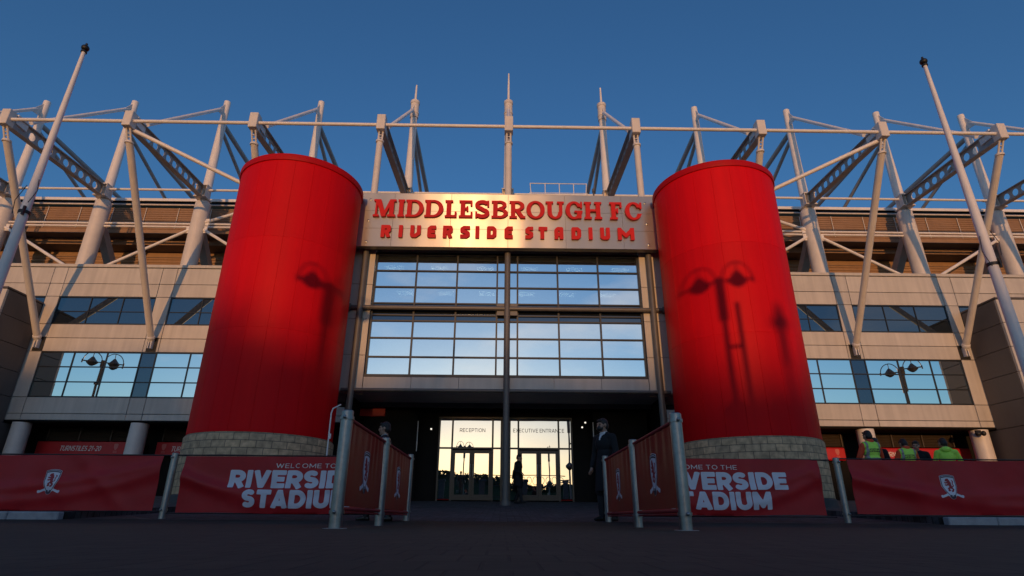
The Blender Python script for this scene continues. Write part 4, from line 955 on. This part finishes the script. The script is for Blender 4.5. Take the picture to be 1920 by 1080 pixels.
def post(label, x, y, zb, zt, plate=False, r=.075):
    t = thing('barrier_post', label, 'post', (x, y, zb), group='galvanised barrier posts')
    b = MB((x, y, zb)); b.tube([(x, y, zb - .02), (x, y, zt - .012), (x, y, zt)], [r, r, r - .012], 24); sp(b, 'tube', 'galv', t)
    for z in (zb + .17, zt - .09):
        c = MB(); c.tube([(x, y, z - .018), (x, y, z + .018)], r + .012, 20); c.tube([(x, y, z), (x + (.11 if x < 0 else -.11) * 0 , y - r - .05, z)], .013, 8); c.ell((x, y - r - .05, z), (.022, .022, .022), 8, 6); sp(c, 'clamp', 'galv', t)
    if plate:
        p = MB(); p.bbox((x - .11, y - .10, zb - .01), (x + .11, y + .10, zb + .006), .003); sp(p, 'base_plate', 'galv', t)
    return t
for s in (-1, 1):
    sd = side(s)
    post(f'thick galvanised post at the near end of the {sd} gate, closest to the camera', s * 1.935, 6.8, 0, 1.285, True, .070)
    post(f'galvanised post in the middle of the {sd} gate between its two crest panels', s * 1.93, 9.15, 0, 1.27, False, .066)
    post(f'galvanised post at the far end of the {sd} gate nearest the doors', s * 1.94, 11.8, .05, 1.285, False, .062)
    post(f'leaning looking galvanised post in front of the {sd} red tower, between two red banners', s * 6.70, 12.0, .06, 1.30, False, .062)
    # two gate panels running away from the camera
    for (ya, yb, w) in ((6.93, 9.03, 'nearer'), (9.28, 11.68, 'farther')):
        t = thing('gate_banner', f'dark red crest panel of the {sd} gate, the {w} of the two', 'banner', (s * 1.93, (ya + yb) / 2, .2), group='crest panels along the two gates')
        seed = 3 + s + ya
        def disp(u, v, seed=seed):
            return .016 * math.sin(u * 46 + seed + 1.2 * math.sin(u * 9)) * max(0, v - .25) ** 1.3 * (.6 + .4 * math.sin(u * 7 + seed)) + .02 * math.sin(u * 4 + seed) * v * (1 - v)
        a, b = (s * 1.93, ya), (s * 1.93, yb)
        pos = fabric(t, a, b, .235, 1.175, (-s, 0, 0), disp, 'fabricdark', 130, 20)
        rl = MB()
        for z in (1.20, .205): rl.tube([(s * 1.93, ya - .06, z), (s * 1.93, yb + .06, z)], .024, 12)
        sp(rl, 'rail', 'hem', t); rl = MB(); rl.tube([(s * 1.93, ya - .06, .165), (s * 1.93, yb + .06, .165)], .012, 8); sp(rl, 'tension_wire', 'hem', t)
        Ld = yb - ya
        def put(u, v, d, pos=pos, Ld=Ld, s=s): return pos(.5 - s * u / Ld, (.26 + v / .94), d + .002)
        crest(t, put, .46, .05)
    # long banners facing the camera
    t = thing('welcome_banner', f'red welcome banner with white stadium lettering below the {sd} red tower', 'banner', (s * 4.3, 12, .2), group='long red banners along the barrier')
    pa, pb = (s * (6.47 if s < 0 else 6.30), 12.0), (s * 2.02, 11.9)
    if s > 0: pa, pb = pb, pa
    dw_ = folds_side(11 + s, s); disp = lambda u, v, dw_=dw_: 1.0 * dw_(u, v)
    pos = fabric(t, pa, pb, .175, 1.235, (0, -1, 0), disp, 'fabric', 110, 26, zf=lambda u, v: .012 * math.sin(9 * u) * (1 - v) + (.02 if s > 0 else 0))
    Wd = abs(pb[0] - pa[0])
    def banner_put(x0, z0, size, sx=1.0):
        return lambda u, v, d: pos((x0 + u * size * sx - pa[0]) / Wd, (z0 + v * size - .175) / 1.06, d + .012)
    if s < 0:
        rows = [('RIVERSIDE', -5.52, .64, .335, .135, .045, .0), ('STADIUM', -5.20, .275, .335, .135, .045, .0), ('WELCOME TO THE', -4.62, 1.02, .085, .055, .20, .0)]
    else:
        rows = [('RIVERSIDE', 3.02, .645, .335, .135, .045, .0), ('STADIUM', 3.10, .275, .335, .135, .045, .0), ('WELCOME TO THE', 3.02, 1.03, .085, .055, .20, .0)]
    for txt, x0, z0, size, hw, spc, shr in rows:
        big = size > .2; tgt = {'RIVERSIDE': 2.58, 'STADIUM': 2.12, 'WELCOME TO THE': 1.60}[txt]
        sx = tgt / (line_width(txt, hw, spc) * size)
        mb = MB(); text_mesh(mb, txt, hw, spc, banner_put(x0, z0, size, sx), .0015, .045 if big else .06, shear=shr)
        sp(mb, 'lettering', 'bannerwhite' if big else 'signwhite', t, smooth=False)
    rp = MB(); rp.tube([(pa[0] - .25 * (s < 0), 12.0, 1.255), (pb[0] + .25 * (s > 0), 12.0 if s > 0 else 11.9, 1.25)], .014, 8); rp.tube([(pa[0] - .2 * (s < 0), 12.0, .17), (pb[0] + .2 * (s > 0), 12.0, .17)], .012, 8); sp(rp, 'rope', 'black', t)
    t = thing('crest_banner', f'long red banner with a white crest at the {sd} edge of the picture', 'banner', (s * 10, 12, .2), group='long red banners along the barrier')
    pa, pb = (s * 6.92, 12.0), (s * 13.6, 12.0)
    if s < 0: pa, pb = pb, pa
    disp = folds_side(23 + 4 * s, s)
    pos = fabric(t, pa, pb, .20, 1.235, (0, -1, 0), disp, 'fabric', 170, 30, zf=lambda u, v: (.03 if s > 0 else 0) - .01 * math.sin(5 * u))
    Wd = abs(pb[0] - pa[0]); cx = -8.98 if s < 0 else 8.86
    put = lambda u, v, d: pos((cx + u - pa[0]) / Wd, (.44 + .12 + v - .20) / 1.035, d + .003)
    crest(t, put, .40, .035)
    rp = MB(); rp.tube([(s * 6.72, 12.0, 1.25 + .03 * (s > 0)), (s * 13.7, 12.0, 1.25 + .03 * (s > 0))], .014, 8); rp.tube([(s * 6.72, 12.0, .20), (s * 13.7, 12.0, .20)], .012, 8); sp(rp, 'rope', 'black', t)

# ================================================================== POLES
for s in (-1, 1):
    x, y, zb = (-11.92 if s < 0 else 11.76), 12.0 + .45, gz(12.4) + .13
    t = thing('flagpole', f'tall tapering white flagpole with black ball at the {side(s)} edge of the picture', 'flagpole', (x, y, zb), group='bare flagpoles')
    sc_ = y / 12.0; zt = 11.65 * sc_
    b = MB((x, y, zb)); b.tube([(x, y, zb), (x, y, 2.0), (x, y, 7), (x, y, zt)], [.132, .125, .104, .048], 22); sp(b, 'shaft', 'white', t)
    b = MB(); b.tube([(x, y, zt), (x, y, zt + .05)], .075, 12); b.ell((x, y, zt + .16), (.10, .10, .095), 14, 9); b.tube([(x, y, zt + .25), (x, y, zt + .32)], .03, 8); sp(b, 'finial', 'black', t)
    b = MB(); zc = 7.0 if s < 0 else 5.9
    b.tube([(x, y, zc - .04), (x, y, zc + .04)], .125, 16); b.box((x + .06, y - .15, zc - .12), (x + .10, y - .09, zc + .12))
    b.tube([(x + .15, y - .16, zc + .2), (x + .24, y - .12, zc + .55), (x + .14, y - .08, zc + .9)], .009, 6); b.tube([(x - .15, y - .14, zc - .1), (x - .24, y - .1, zc + .3), (x - .13, y - .05, zc + .75)], .009, 6); sp(b, 'cleat', 'black', t)
for s in (-1, 1):
    if s < 0:
        b = MB(); b.tube([(-5.22, 17.3, .3), (-5.26, 17.3, 3.0), (-5.22, 17.3, 3.14), (-5.10, 17.3, 3.20), (-5.0, 17.3, 3.26)], .022, 10); b.tube([(-5.22, 17.3, 2.25), (-5.22, 17.3, 2.4)], .035, 10)
        tag(b.build('vent_pipe', M['white']), 'slim pale pipe with bent top beside the left red tower', 'pipe')
# camera on the outer right column, lamp on the side block
t = thing('security_camera', 'black dome camera on the outer right column under the soffit', 'camera', (24.3, 29.5, 4.35))
b = MB(); b.tube([(24.45, 29.66, 4.30), (24.2, 29.45, 4.30)], .035, 8); b.box((24.1, 29.34, 4.26), (24.32, 29.5, 4.42)); sp(b, 'bracket', 'black', t)
b = MB(); b.ell((24.42, 29.36, 4.26), (.12, .12, .13)); b.ell((24.12, 29.34, 4.24), (.13, .13, .13)); sp(b, 'dome', 'black', t)
b = MB((26.35, 27.2, 4.4)); b.bbox((26.2, 27.1, 4.32), (26.6, 27.28, 4.5), .03); tag(b.build('wall_light', M['white']), 'small pale wall light on the right side block', 'light')

# ================================================================== PEOPLE
def remesh(mb, name, m, parent, vox=.009, it=2):
    me = bpy.data.meshes.new(name); me.from_pydata(mb.v, [], mb.f); o = bpy.data.objects.new('tmp', me); COL.objects.link(o)
    r = o.modifiers.new('r', 'REMESH'); r.mode = 'VOXEL'; r.voxel_size = vox; r.use_smooth_shade = True
    sm = o.modifiers.new('s', 'SMOOTH'); sm.iterations = it; sm.factor = .5
    dg = bpy.context.evaluated_depsgraph_get(); dg.update()
    nm = bpy.data.meshes.new_from_object(o.evaluated_get(dg)); nm.name = name
    bpy.data.objects.remove(o); bpy.data.meshes.remove(me)
    nm.materials.clear(); nm.materials.append(M[m]); nm.shade_smooth()
    n = bpy.data.objects.new(name, nm); COL.objects.link(n); n.parent = parent; return n
def subset(src, name, m, parent, test, off):
    """thin shell lifted off part of another mesh's surface (tape, collars)"""
    me = src.data; mp_ = {}; vs = []; fs = []
    for p in me.polygons:
        if test(p.center, p.normal):
            f = []
            for i in p.vertices:
                if i not in mp_: mp_[i] = len(vs); vs.append(me.vertices[i].co + me.vertices[i].normal * off)
                f.append(mp_[i])
            fs.append(tuple(f))
    n = bpy.data.meshes.new(name); n.from_pydata(vs, [], fs); n.materials.append(M[m]); n.shade_smooth()
    o = bpy.data.objects.new(name, n); COL.objects.link(o); o.parent = parent; return o

def head_points(mb, turn, tilt, hair=None, part='skin'):
    sub = MB()
    if part == 'skin':
        sub.ell((0, .008, 1.672), (.074, .094, .112)); sub.ell((0, -.032, 1.605), (.056, .066, .058)); sub.cap((0, -.094, 1.69), (0, -.112, 1.648), .010, .017)
        sub.cap((-.045, -.072, 1.702), (.045, -.072, 1.702), .018, .018); sub.cap((-.02, -.092, 1.614), (.02, -.092, 1.614), .012, .012); sub.ell((0, -.078, 1.572), (.026, .024, .02))
        for s in (-1, 1): sub.ell((s * .077, .012, 1.66), (.012, .024, .034)); sub.ell((s * .045, -.066, 1.645), (.026, .024, .026))
    elif part == 'hair':
        sub.ell((0, .022, 1.700), (.083, .098, .100)); sub.ell((0, .045, 1.65), (.080, .078, .085)); sub.cap((-.04, -.058, 1.755), (.04, -.058, 1.755), .026, .026)
    elif part == 'eyes':
        for s in (-1, 1): sub.ell((s * .031, -.084, 1.680), (.013, .010, .009), 8, 6)
    elif part == 'mask':
        sub.ell((0, -.066, 1.612), (.066, .066, .058)); sub.ell((0, -.100, 1.632), (.034, .026, .030)); sub.cap((-.07, -.03, 1.63), (-.078, .01, 1.655), .006, .006); sub.cap((.07, -.03, 1.63), (.078, .01, 1.655), .006, .006)
    elif part == 'cap':
        sub.ell((0, .012, 1.722), (.088, .108, .082)); sub.ell((0, -.115, 1.720), (.07, .075, .012))
    c = Vector((0, .01, 1.54)); rot = Matrix.Rotation(turn, 3, 'Z') @ Matrix.Rotation(tilt, 3, 'X')
    for i, v in enumerate(sub.v): sub.v[i] = c + rot @ (v - c)
    mb.add(sub.v, sub.f)

def hand(mb, wrist, d, side_v, curl=.35):
    d = Vector(d).normalized(); sv = (Vector(side_v) - d * Vector(side_v).dot(d)).normalized(); pn_ = d.cross(sv)
    w = Vector(wrist); mb.cap(w, w + d * .075, .024, .030)
    for k, (o_, l_) in enumerate(((-.030, .066), (-.010, .076), (.010, .071), (.029, .055))):
        b = w + d * .085 + sv * o_; k1 = b + (d * math.cos(curl * .6) + pn_ * math.sin(curl * .6)) * l_ * .5
        k2 = k1 + (d * math.cos(curl * 1.9) + pn_ * math.sin(curl * 1.9)) * l_ * .5
        mb.cap(b, k1, .0098, .0092); mb.cap(k1, k2, .0092, .0082)
    t0 = w + d * .03 - sv * .026; t1 = t0 + (d * .7 - sv * .7 + pn_ * .25).normalized() * .038; mb.cap(t0, t1, .0125, .0105); mb.cap(t1, t1 + (d * .9 - sv * .25 + pn_ * .3).normalized() * .032, .0105, .009)

def person(label, loc, rz, h=1.78, arms=None, legs=None, turn=0, tilt=0, top='suit', coat=None, vest=False, mask=False, cap=False, shirt=False, sleeve=None, group=None, hood=False, trousers='suit', hairc='hairdark', vox=.009, text=None, all_m=None, name='person', cat='person'):
    k = h / 1.80
    t = thing(name, label, cat, loc, rz, group); t.scale = (k / U, k / U, k / U)
    q = lambda m: all_m or m
    A = arms or [((-.245, .02, 1.165), (-.255, -.06, .915)), ((.245, .02, 1.165), (.255, -.06, .915))]
    Lg = legs or [((-.10, -.01, .50), (-.105, .01, .085)), ((.10, -.01, .50), (.105, .01, .085))]
    def torso(mb, e):
        mb.ell((0, .0, .98), (.160 + e, .112 + e, .13 + e)); mb.ell((0, .0, 1.14), (.145 + e, .105 + e, .16)); mb.ell((0, -.005, 1.33), (.168 + e, .115 + e, .155 + e)); mb.cap((-.135, .01, 1.435), (.135, .01, 1.435), .062 + e, .062 + e)
        mb.cap((-.06, .012, 1.475), (.06, .012, 1.475), .05 + e, .05 + e)
    def armset(mb, e, to_wrist=1.0):
        for s, (el, wr) in zip((-1, 1), A):
            sh = Vector((s * .185, .01, 1.435)); el = Vector(el); wr = Vector(wr); wr2 = el.lerp(wr, to_wrist)
            mb.cap(sh, el, .054 + e, .042 + e); mb.cap(el, wr2, .042 + e, .030 + e)
    def legset(mb, e):
        for s, (kn, an) in zip((-1, 1), Lg):
            kn = Vector(kn); an = Vector(an); hp = Vector((s * .092, .0, .93)); mb.cap(hp, kn, .088 + e, .056 + e); mb.cap(kn, kn.lerp(an, .35), .056 + e, .056 + e); mb.cap(kn.lerp(an, .35), an, .056 + e, .038 + e)
    mb = MB(); torso(mb, 0); armset(mb, 0); legset(mb, 0); mb.cap((0, .015, 1.45), (0, .005, 1.60), .060, .055); head_points(mb, turn, tilt)
    for s, (el, wr) in zip((-1, 1), A): hand(mb, wr, Vector(wr) - Vector(el), (0, -1 * 1, 0) if abs((Vector(wr) - Vector(el)).normalized().y) < .8 else (s, 0, 0))
    for s, (kn, an) in zip((-1, 1), Lg): mb.cap((an[0], an[1] + .02, .05), (an[0] + s * .012, an[1] - .15, .035), .036, .03)
    remesh(mb, 'body', q('skin'), t, vox * .8, 1)
    mb = MB(); head_points(mb, turn, tilt, part='hair')
    if cap: remesh(mb, 'hair', q(hairc), t, vox, 1); mb = MB(); head_points(mb, turn, tilt, part='cap'); remesh(mb, 'cap', q('ink'), t, vox, 1)
    else: remesh(mb, 'hair', q(hairc), t, vox, 1)
    for e_ in ([] if all_m else (0, 1)):
        mb = MB(); head_points(mb, turn, tilt, part='eyes'); n = len(mb.v) // 2; e = MB(); e.v = mb.v[e_ * n:(e_ + 1) * n]; e.f = [f for f in mb.f if max(f) < n]; e.build('eye', M['ink'], t)
    if mask: mb = MB(); head_points(mb, turn, tilt, part='mask'); remesh(mb, 'face_mask', 'ink', t, vox, 1)
    mb = MB(); legset(mb, .018); mb.ell((0, 0, .95), (.172, .125, .12)); remesh(mb, 'trousers', q(trousers), t, vox * 1.2)
    for s, (kn, an) in zip((-1, 1), Lg):
        mb = MB(); x, y = an[0], an[1]; mb.cap((x, y + .035, .045), (x + s * .015, y - .165, .036), .045, .036); mb.cap((x, y, .10), (x, y, .05), .046, .046); mb.cap((x, y - .06, .05), (x + s * .01, y - .13, .04), .044, .042)
        for i, v in enumerate(mb.v): v.z = max(v.z, .004)
        remesh(mb, 'shoe', q('ink'), t, vox, 1)
    mb = MB(); torso(mb, .022); armset(mb, .018, .93)
    if coat:
        mb.tube([(0, 0, 1.12), (0, 0, .95), (0, .005, coat)], [.165, .19, .235], 24)
        for i in range(len(mb.v) - 72, len(mb.v)): mb.v[i].y *= .72
        for s, (kn, an) in zip((-1, 1), Lg): mb.cap((s * .09, 0, .9), (kn[0], kn[1], max(coat, .48)), .115, .105)
    else: mb.ell((0, 0, .90), (.182, .135, .09))
    mb.cap((-.055, .03, 1.505), (.055, .03, 1.505), .045, .045)
    jk = remesh(mb, 'coat' if coat else 'jacket', q(top), t, vox * 1.1)
    if hood: mb = MB(); mb.ell((0, .085, 1.50), (.115, .075, .075)); mb.cap((-.09, .04, 1.50), (.09, .04, 1.50), .05, .05); remesh(mb, 'hood', q('hiviz'), t, vox)
    if shirt:
        subset(jk, 'shirt_front', q('shirt'), t, lambda c, n: c.y < -.05 and abs(c.x) < .008 + .26 * max(0, c.z - (1.38 if coat else 1.26)) and (1.38 if coat else 1.26) < c.z < 1.51, .006)
        mb = MB(); mb.cap((-.03, -.02, 1.50), (.03, -.02, 1.50), .048, .048); mb.cap((-.03, .02, 1.52), (.03, .02, 1.52), .045, .045); remesh(mb, 'collar', q('shirt'), t, vox, 1)
    if vest:
        mb = MB(); mb.cap((-.03, -.03, 1.50), (.03, -.03, 1.50), .068, .068); mb.cap((-.03, .03, 1.535), (.03, .03, 1.535), .062, .062); remesh(mb, 'collar', 'orange', t, vox, 1)
        mb = MB(); torso(mb, .036); mb.ell((0, 0, .93), (.195, .150, .10)); vs = remesh(mb, 'hi_vis_vest', 'hiviz', t, vox)
        subset(vs, 'reflective_tape', 'tape', t, lambda c, n: (.125 < abs(c.x) < .17 and c.z > 1.16) or 1.10 < c.z < 1.155 or .95 < c.z < 1.0, .004)
        if text:
            bv = BVHTree.FromPolygons([v.co for v in vs.data.vertices], [tuple(p.vertices) for p in vs.data.polygons])
            tb = MB()
            for row, txt in enumerate(text):
                sz = .034; w = line_width(txt, .12, .10) * sz
                def put(u, v, d):
                    x = (w / 2 - u * sz); z = 1.335 - row * .047 + v * sz
                    hit = bv.ray_cast(Vector((x, 1, z)), Vector((0, -1, 0)))
                    return (x, (hit[0].y if hit[0] else .15) + .003 + d, z)
                text_mesh(tb, txt, .12, .10, put, .002, .09)
            tb.build('back_lettering', M['ink'], t, smooth=False)
    return t

walk = [((-.10, -.17, .52), (-.10, -.26, .085)), ((.10, -.04, .49), (.10, .24, .13))]
walk_arms = [((-.24, .10, 1.18), (-.25, .12, .93)), ((.24, -.06, 1.17), (.25, -.20, .96))]
person('man in a dark suit and white shirt walking left behind the left gate', (-2.46, 11.65, gz(11.65)), R(-97), 1.76, arms=walk_arms, legs=walk, shirt=True, top='suit', tilt=R(4))
person('man in a dark overcoat and black face mask standing beside the right gate', (1.98, 12.02, gz(12.0) + .004), R(-48), 1.90, coat=.50, mask=True, shirt=True, top='navy', tilt=R(8), turn=R(-20),
       arms=[((-.25, .02, 1.17), (-.25, -.08, .93)), ((.25, .0, 1.17), (.22, -.12, .94))], legs=[((-.11, -.03, .50), (-.12, -.02, .085)), ((.11, .0, .50), (.13, .03, .085))])
person('man in a dark coat walking past the glass doors', (.52, 23.6, gz(23.6) + .004), R(62), 1.76, coat=.62, top='navy', turn=R(12), tilt=R(12), legs=[((-.10, -.12, .51), (-.10, -.18, .085)), ((.10, -.02, .49), (.10, .17, .10))],
       arms=[((-.25, .03, 1.17), (-.20, -.19, 1.08)), ((.25, .04, 1.17), (.26, -.03, .93))])
gp_ = 'stewards and officials talking behind the right crest banner'
bent = [((-.27, -.06, 1.20), (-.18, -.25, 1.15)), ((.27, -.06, 1.20), (.18, -.25, 1.15))]
def zat(y): return gz(y) + .13
person('tallest steward in a yellow green vest, back to the camera, leftmost', (8.86, 14.2, zat(14.2)), R(186), 1.80, arms=bent, vest=True, top='orange', trousers='suit', text=('ASSISTANT', 'SUPERVISOR'), tilt=R(10), group=gp_, vox=.011)
person('dark clothed official in a peaked cap between the first two vested stewards', (9.38, 14.8, zat(14.8)), R(-60), 1.68, cap=True, shirt=True, top='navy', tilt=R(12), group=gp_, vox=.011)
person('middle steward in a yellow green vest over orange, back to the camera, head bowed', (9.72, 14.2, zat(14.2)), R(176), 1.63, arms=bent, vest=True, top='orange', text=('ASSISTANT', 'SUPERVISOR'), tilt=R(26), group=gp_, vox=.011)
person('dark clothed person half hidden between the middle steward and the hooded one', (10.42, 14.8, zat(14.8)), R(-40), 1.62, top='navy', tilt=R(14), group=gp_, vox=.011)
person('steward in a hooded yellow green jacket turned to the left, rightmost of the group', (10.62, 14.1, zat(14.1)), R(150), 1.63, arms=bent, top='hiviz', hood=True, tilt=R(16), turn=R(25), group=gp_, vox=.011)

# ================================================================== OUT OF FRAME: what the glass mirrors and what throws the shadows
def lamp(loc, rz, label):
    x, y, z0 = loc; t = thing('street_lamp', label, 'street lamp', loc, rz, 'twin headed street lamps round the plaza')
    mb = MB(); mb.tube([(0, 0, 0), (0, 0, 1.2), (0, 0, 1.25), (0, 0, 9.25)], [.13, .12, .085, .075], 14); mb.tube([(0, 0, 7.7), (0, 0, 9.3)], .15, 14)
    mb.tube([(0, 0, 4.35), (0, 0, 4.6), (0, 0, 4.75), (0, 0, 5.0)], [.09, .36, .36, .09], 16); mb.tube([(-1.0, 0, 3.4), (0, 0, 3.45)], .05, 8); mb.tube([(-1.0, 0, 3.2), (0, 0, 3.25)], .05, 8); mb.build('pole', M['greysteel'], t)
    for s in (-1, 1):
        mb = MB(); mb.tube([(s * .62 + p[0], 0, 9.15 + p[1]) for p in arc(0, 0, .54, .66, 0, 180, 18)], .028, 8); mb.tube([(0, 0, 9.15), (s * 1.2, 0, 9.15)], .04, 8); mb.tube([(s * 1.18, 0, 9.02), (s * 1.18, 0, 9.25)], .045, 8); mb.tube([(s * .62, 0, 9.3), (s * .62, 0, 9.81)], .022, 8); mb.build('hoop', M['greysteel'], t)
        mb = MB(); mb._lathe((s * .62, 0, 8.93), [(.03, .56), (.08, .52), (.14, .44), (.25, .30), (.34, .2), (.35, .16), (.22, .02), (.08, -.07), (.04, -.08)], 22); mb.build('lamp_head', M['greysteel'], t)
    return t
lamp((6.2, -5.0, 0), R(14), 'twin headed lamp whose shadow falls on the right red tower')
t = thing('sign_pole', 'bare slim pole beside the lamp whose shadow falls on the right red tower', 'pole', (6.66, -4.9, 0))
mb = MB(); mb.tube([(6.66, -4.9, 0), (6.66, -4.9, 8.3)], .075, 10); mb.tube([(6.25, -4.9, 6.75), (6.66, -4.9, 6.75)], .06, 8); sp(mb, 'shaft', 'greysteel', t)
lamp((-7.75, -4.0, 0), R(40), 'twin headed lamp whose shadow falls on the left red tower')
lamp((27.2, 21.5, .5), R(38), 'twin headed lamp mirrored in the right wing windows')
lamp((-27.2, 21.5, .5), R(-38), 'twin headed lamp mirrored in the left wing windows')
lamp((6.5, -34, 0), R(80), 'distant twin headed lamp behind the camera, right of the road')
lamp((-5.4, -30, 0), R(-20), 'distant twin headed lamp behind the camera, left of the road')
# wrought iron gates across the road behind the camera
ig = thing('iron_gate', 'dark wrought iron gateway across the road behind the camera', 'gate', (0, -22, 0))
for x in (-7.5, -2.6, 2.6, 7.5):
    mb = MB(); mb.bbox((x - .3, -22.3, 0), (x + .3, -21.7, 4.2), .03); mb.bbox((x - .4, -22.4, 4.2), (x + .4, -21.6, 4.45), .03); sp(mb, 'pillar', 'plinth', ig)
mb = MB(); mb.tube([(-7.5, -22, 4.9), (7.5, -22, 4.9)], .05, 8); mb.tube([(-7.5, -22, 3.7), (7.5, -22, 3.7)], .05, 8)
for k in range(19): mb.tube([(-6.9 + k * .77 + a[0], -22, 4.3 + a[1]) for a in arc(0, 0, .3, .42, 0, 360, 16)], .03, 6)
sp(mb, 'overthrow', 'black', ig)
mb = MB()
for k in range(58):
    x = -7.2 + k * .25
    if min(abs(x - p) for p in (-7.5, -2.6, 2.6, 7.5)) > .35: mb.tube([(x, -22, .1), (x, -22, 2.6)], .018, 6)
for z in (.25, 1.4, 2.45): mb.tube([(-7.4, -22, z), (7.4, -22, z)], .03, 6)
sp(mb, 'railing', 'black', ig)
st_ = thing('statue_plinth', 'stone plinth under a bronze footballer behind the camera', 'plinth', (-4.2, -8, 0))
mb = MB(); mb.bbox((-5.0, -8.8, 0), (-3.4, -7.2, .35), .02); mb.bbox((-4.8, -8.6, .35), (-3.6, -7.4, 1.75), .03); mb.bbox((-4.9, -8.7, 1.75), (-3.5, -7.3, 1.95), .03); sp(mb, 'block', 'stone', st_)
person('dark bronze statue of a man striding on a stone plinth', (-4.2, -8, 1.95), R(180), 2.3, arms=walk_arms, legs=[((-.10, -.10, .51), (-.10, -.14, .085)), ((.10, -.02, .49), (.10, .12, .085))], all_m='bronze', vox=.016, name='statue', cat='statue')

# far belt of trees in the west: its ragged top sets where sunlight starts on the front
def tree_h(x):
    P = [(-400, 22), (-60, 23), (-29, 22.8), (-25.5, 21.4), (-22.5, 20.6), (-18.5, 20.9), (-10, 20.9), (-8, 19.5), (-6.5, 19.3), (-4.6, 19.4), (-3.8, 20.3), (-2.4, 20.3), (-1.6, 17.0), (0, 16.6), (12, 16.0), (40, 17), (400, 20)]
    for (a, b), (c, d) in zip(P, P[1:]):
        if x <= c: return b + (d - b) * (x - a) / (c - a)
    return 18
r = random.Random(8); mb = MB()
for k in range(300):
    x = -150 + k * 1.0; h = tree_h(x) - 2.2
    mb.box((x, -252, 0), (x + 1.0, -249, h - 1.2 + r.uniform(-.5, .3)))
    for q in range(34):
        cx, cz, cy = x + r.uniform(-.8, 1.8), h - 1.6 + (r.random() ** 1.6) * 4.0 * (.75 + .35 * noise.noise(Vector((x * .21, 1, 4)))), -250.5 + r.uniform(-3, 3); s = r.uniform(.25, .75)
        a, b = r.uniform(0, 6.28), r.uniform(-1, 1); u = Vector((math.cos(a), math.sin(a), b)).normalized() * s; w = u.orthogonal().normalized() * s * .8
        c = Vector((cx, cy, cz)); n = len(mb.v); mb.v += [c - u - w, c + u - w, c + u + w, c - u + w]; mb.f.append((n, n + 1, n + 2, n + 3))
for k in range(120):
    for sg in (-1, 1):
        x = sg * (152 + k * 4); h = 18 + 4 * noise.noise(Vector((x * .03, 0, 2))); mb.ell((x, -251, h * .45), (5, 4, h * .55), 8, 6)
tb = bpy.data.meshes.new('treeline'); tb.from_pydata(mb.v, [], mb.f); tb.materials.append(M['leaf'])
o = bpy.data.objects.new('treeline', tb); COL.objects.link(o); tag(o, 'dark far belt of trees along the western horizon', 'trees', None, 'stuff')

# ------------------------------------------------------------------ survey units to metres
for o in list(SC.objects):
    if o.parent is None and o.type not in ('CAMERA', 'LIGHT'):
        o.location = o.location * U; o.scale = o.scale * U
bpy.context.view_layer.update()
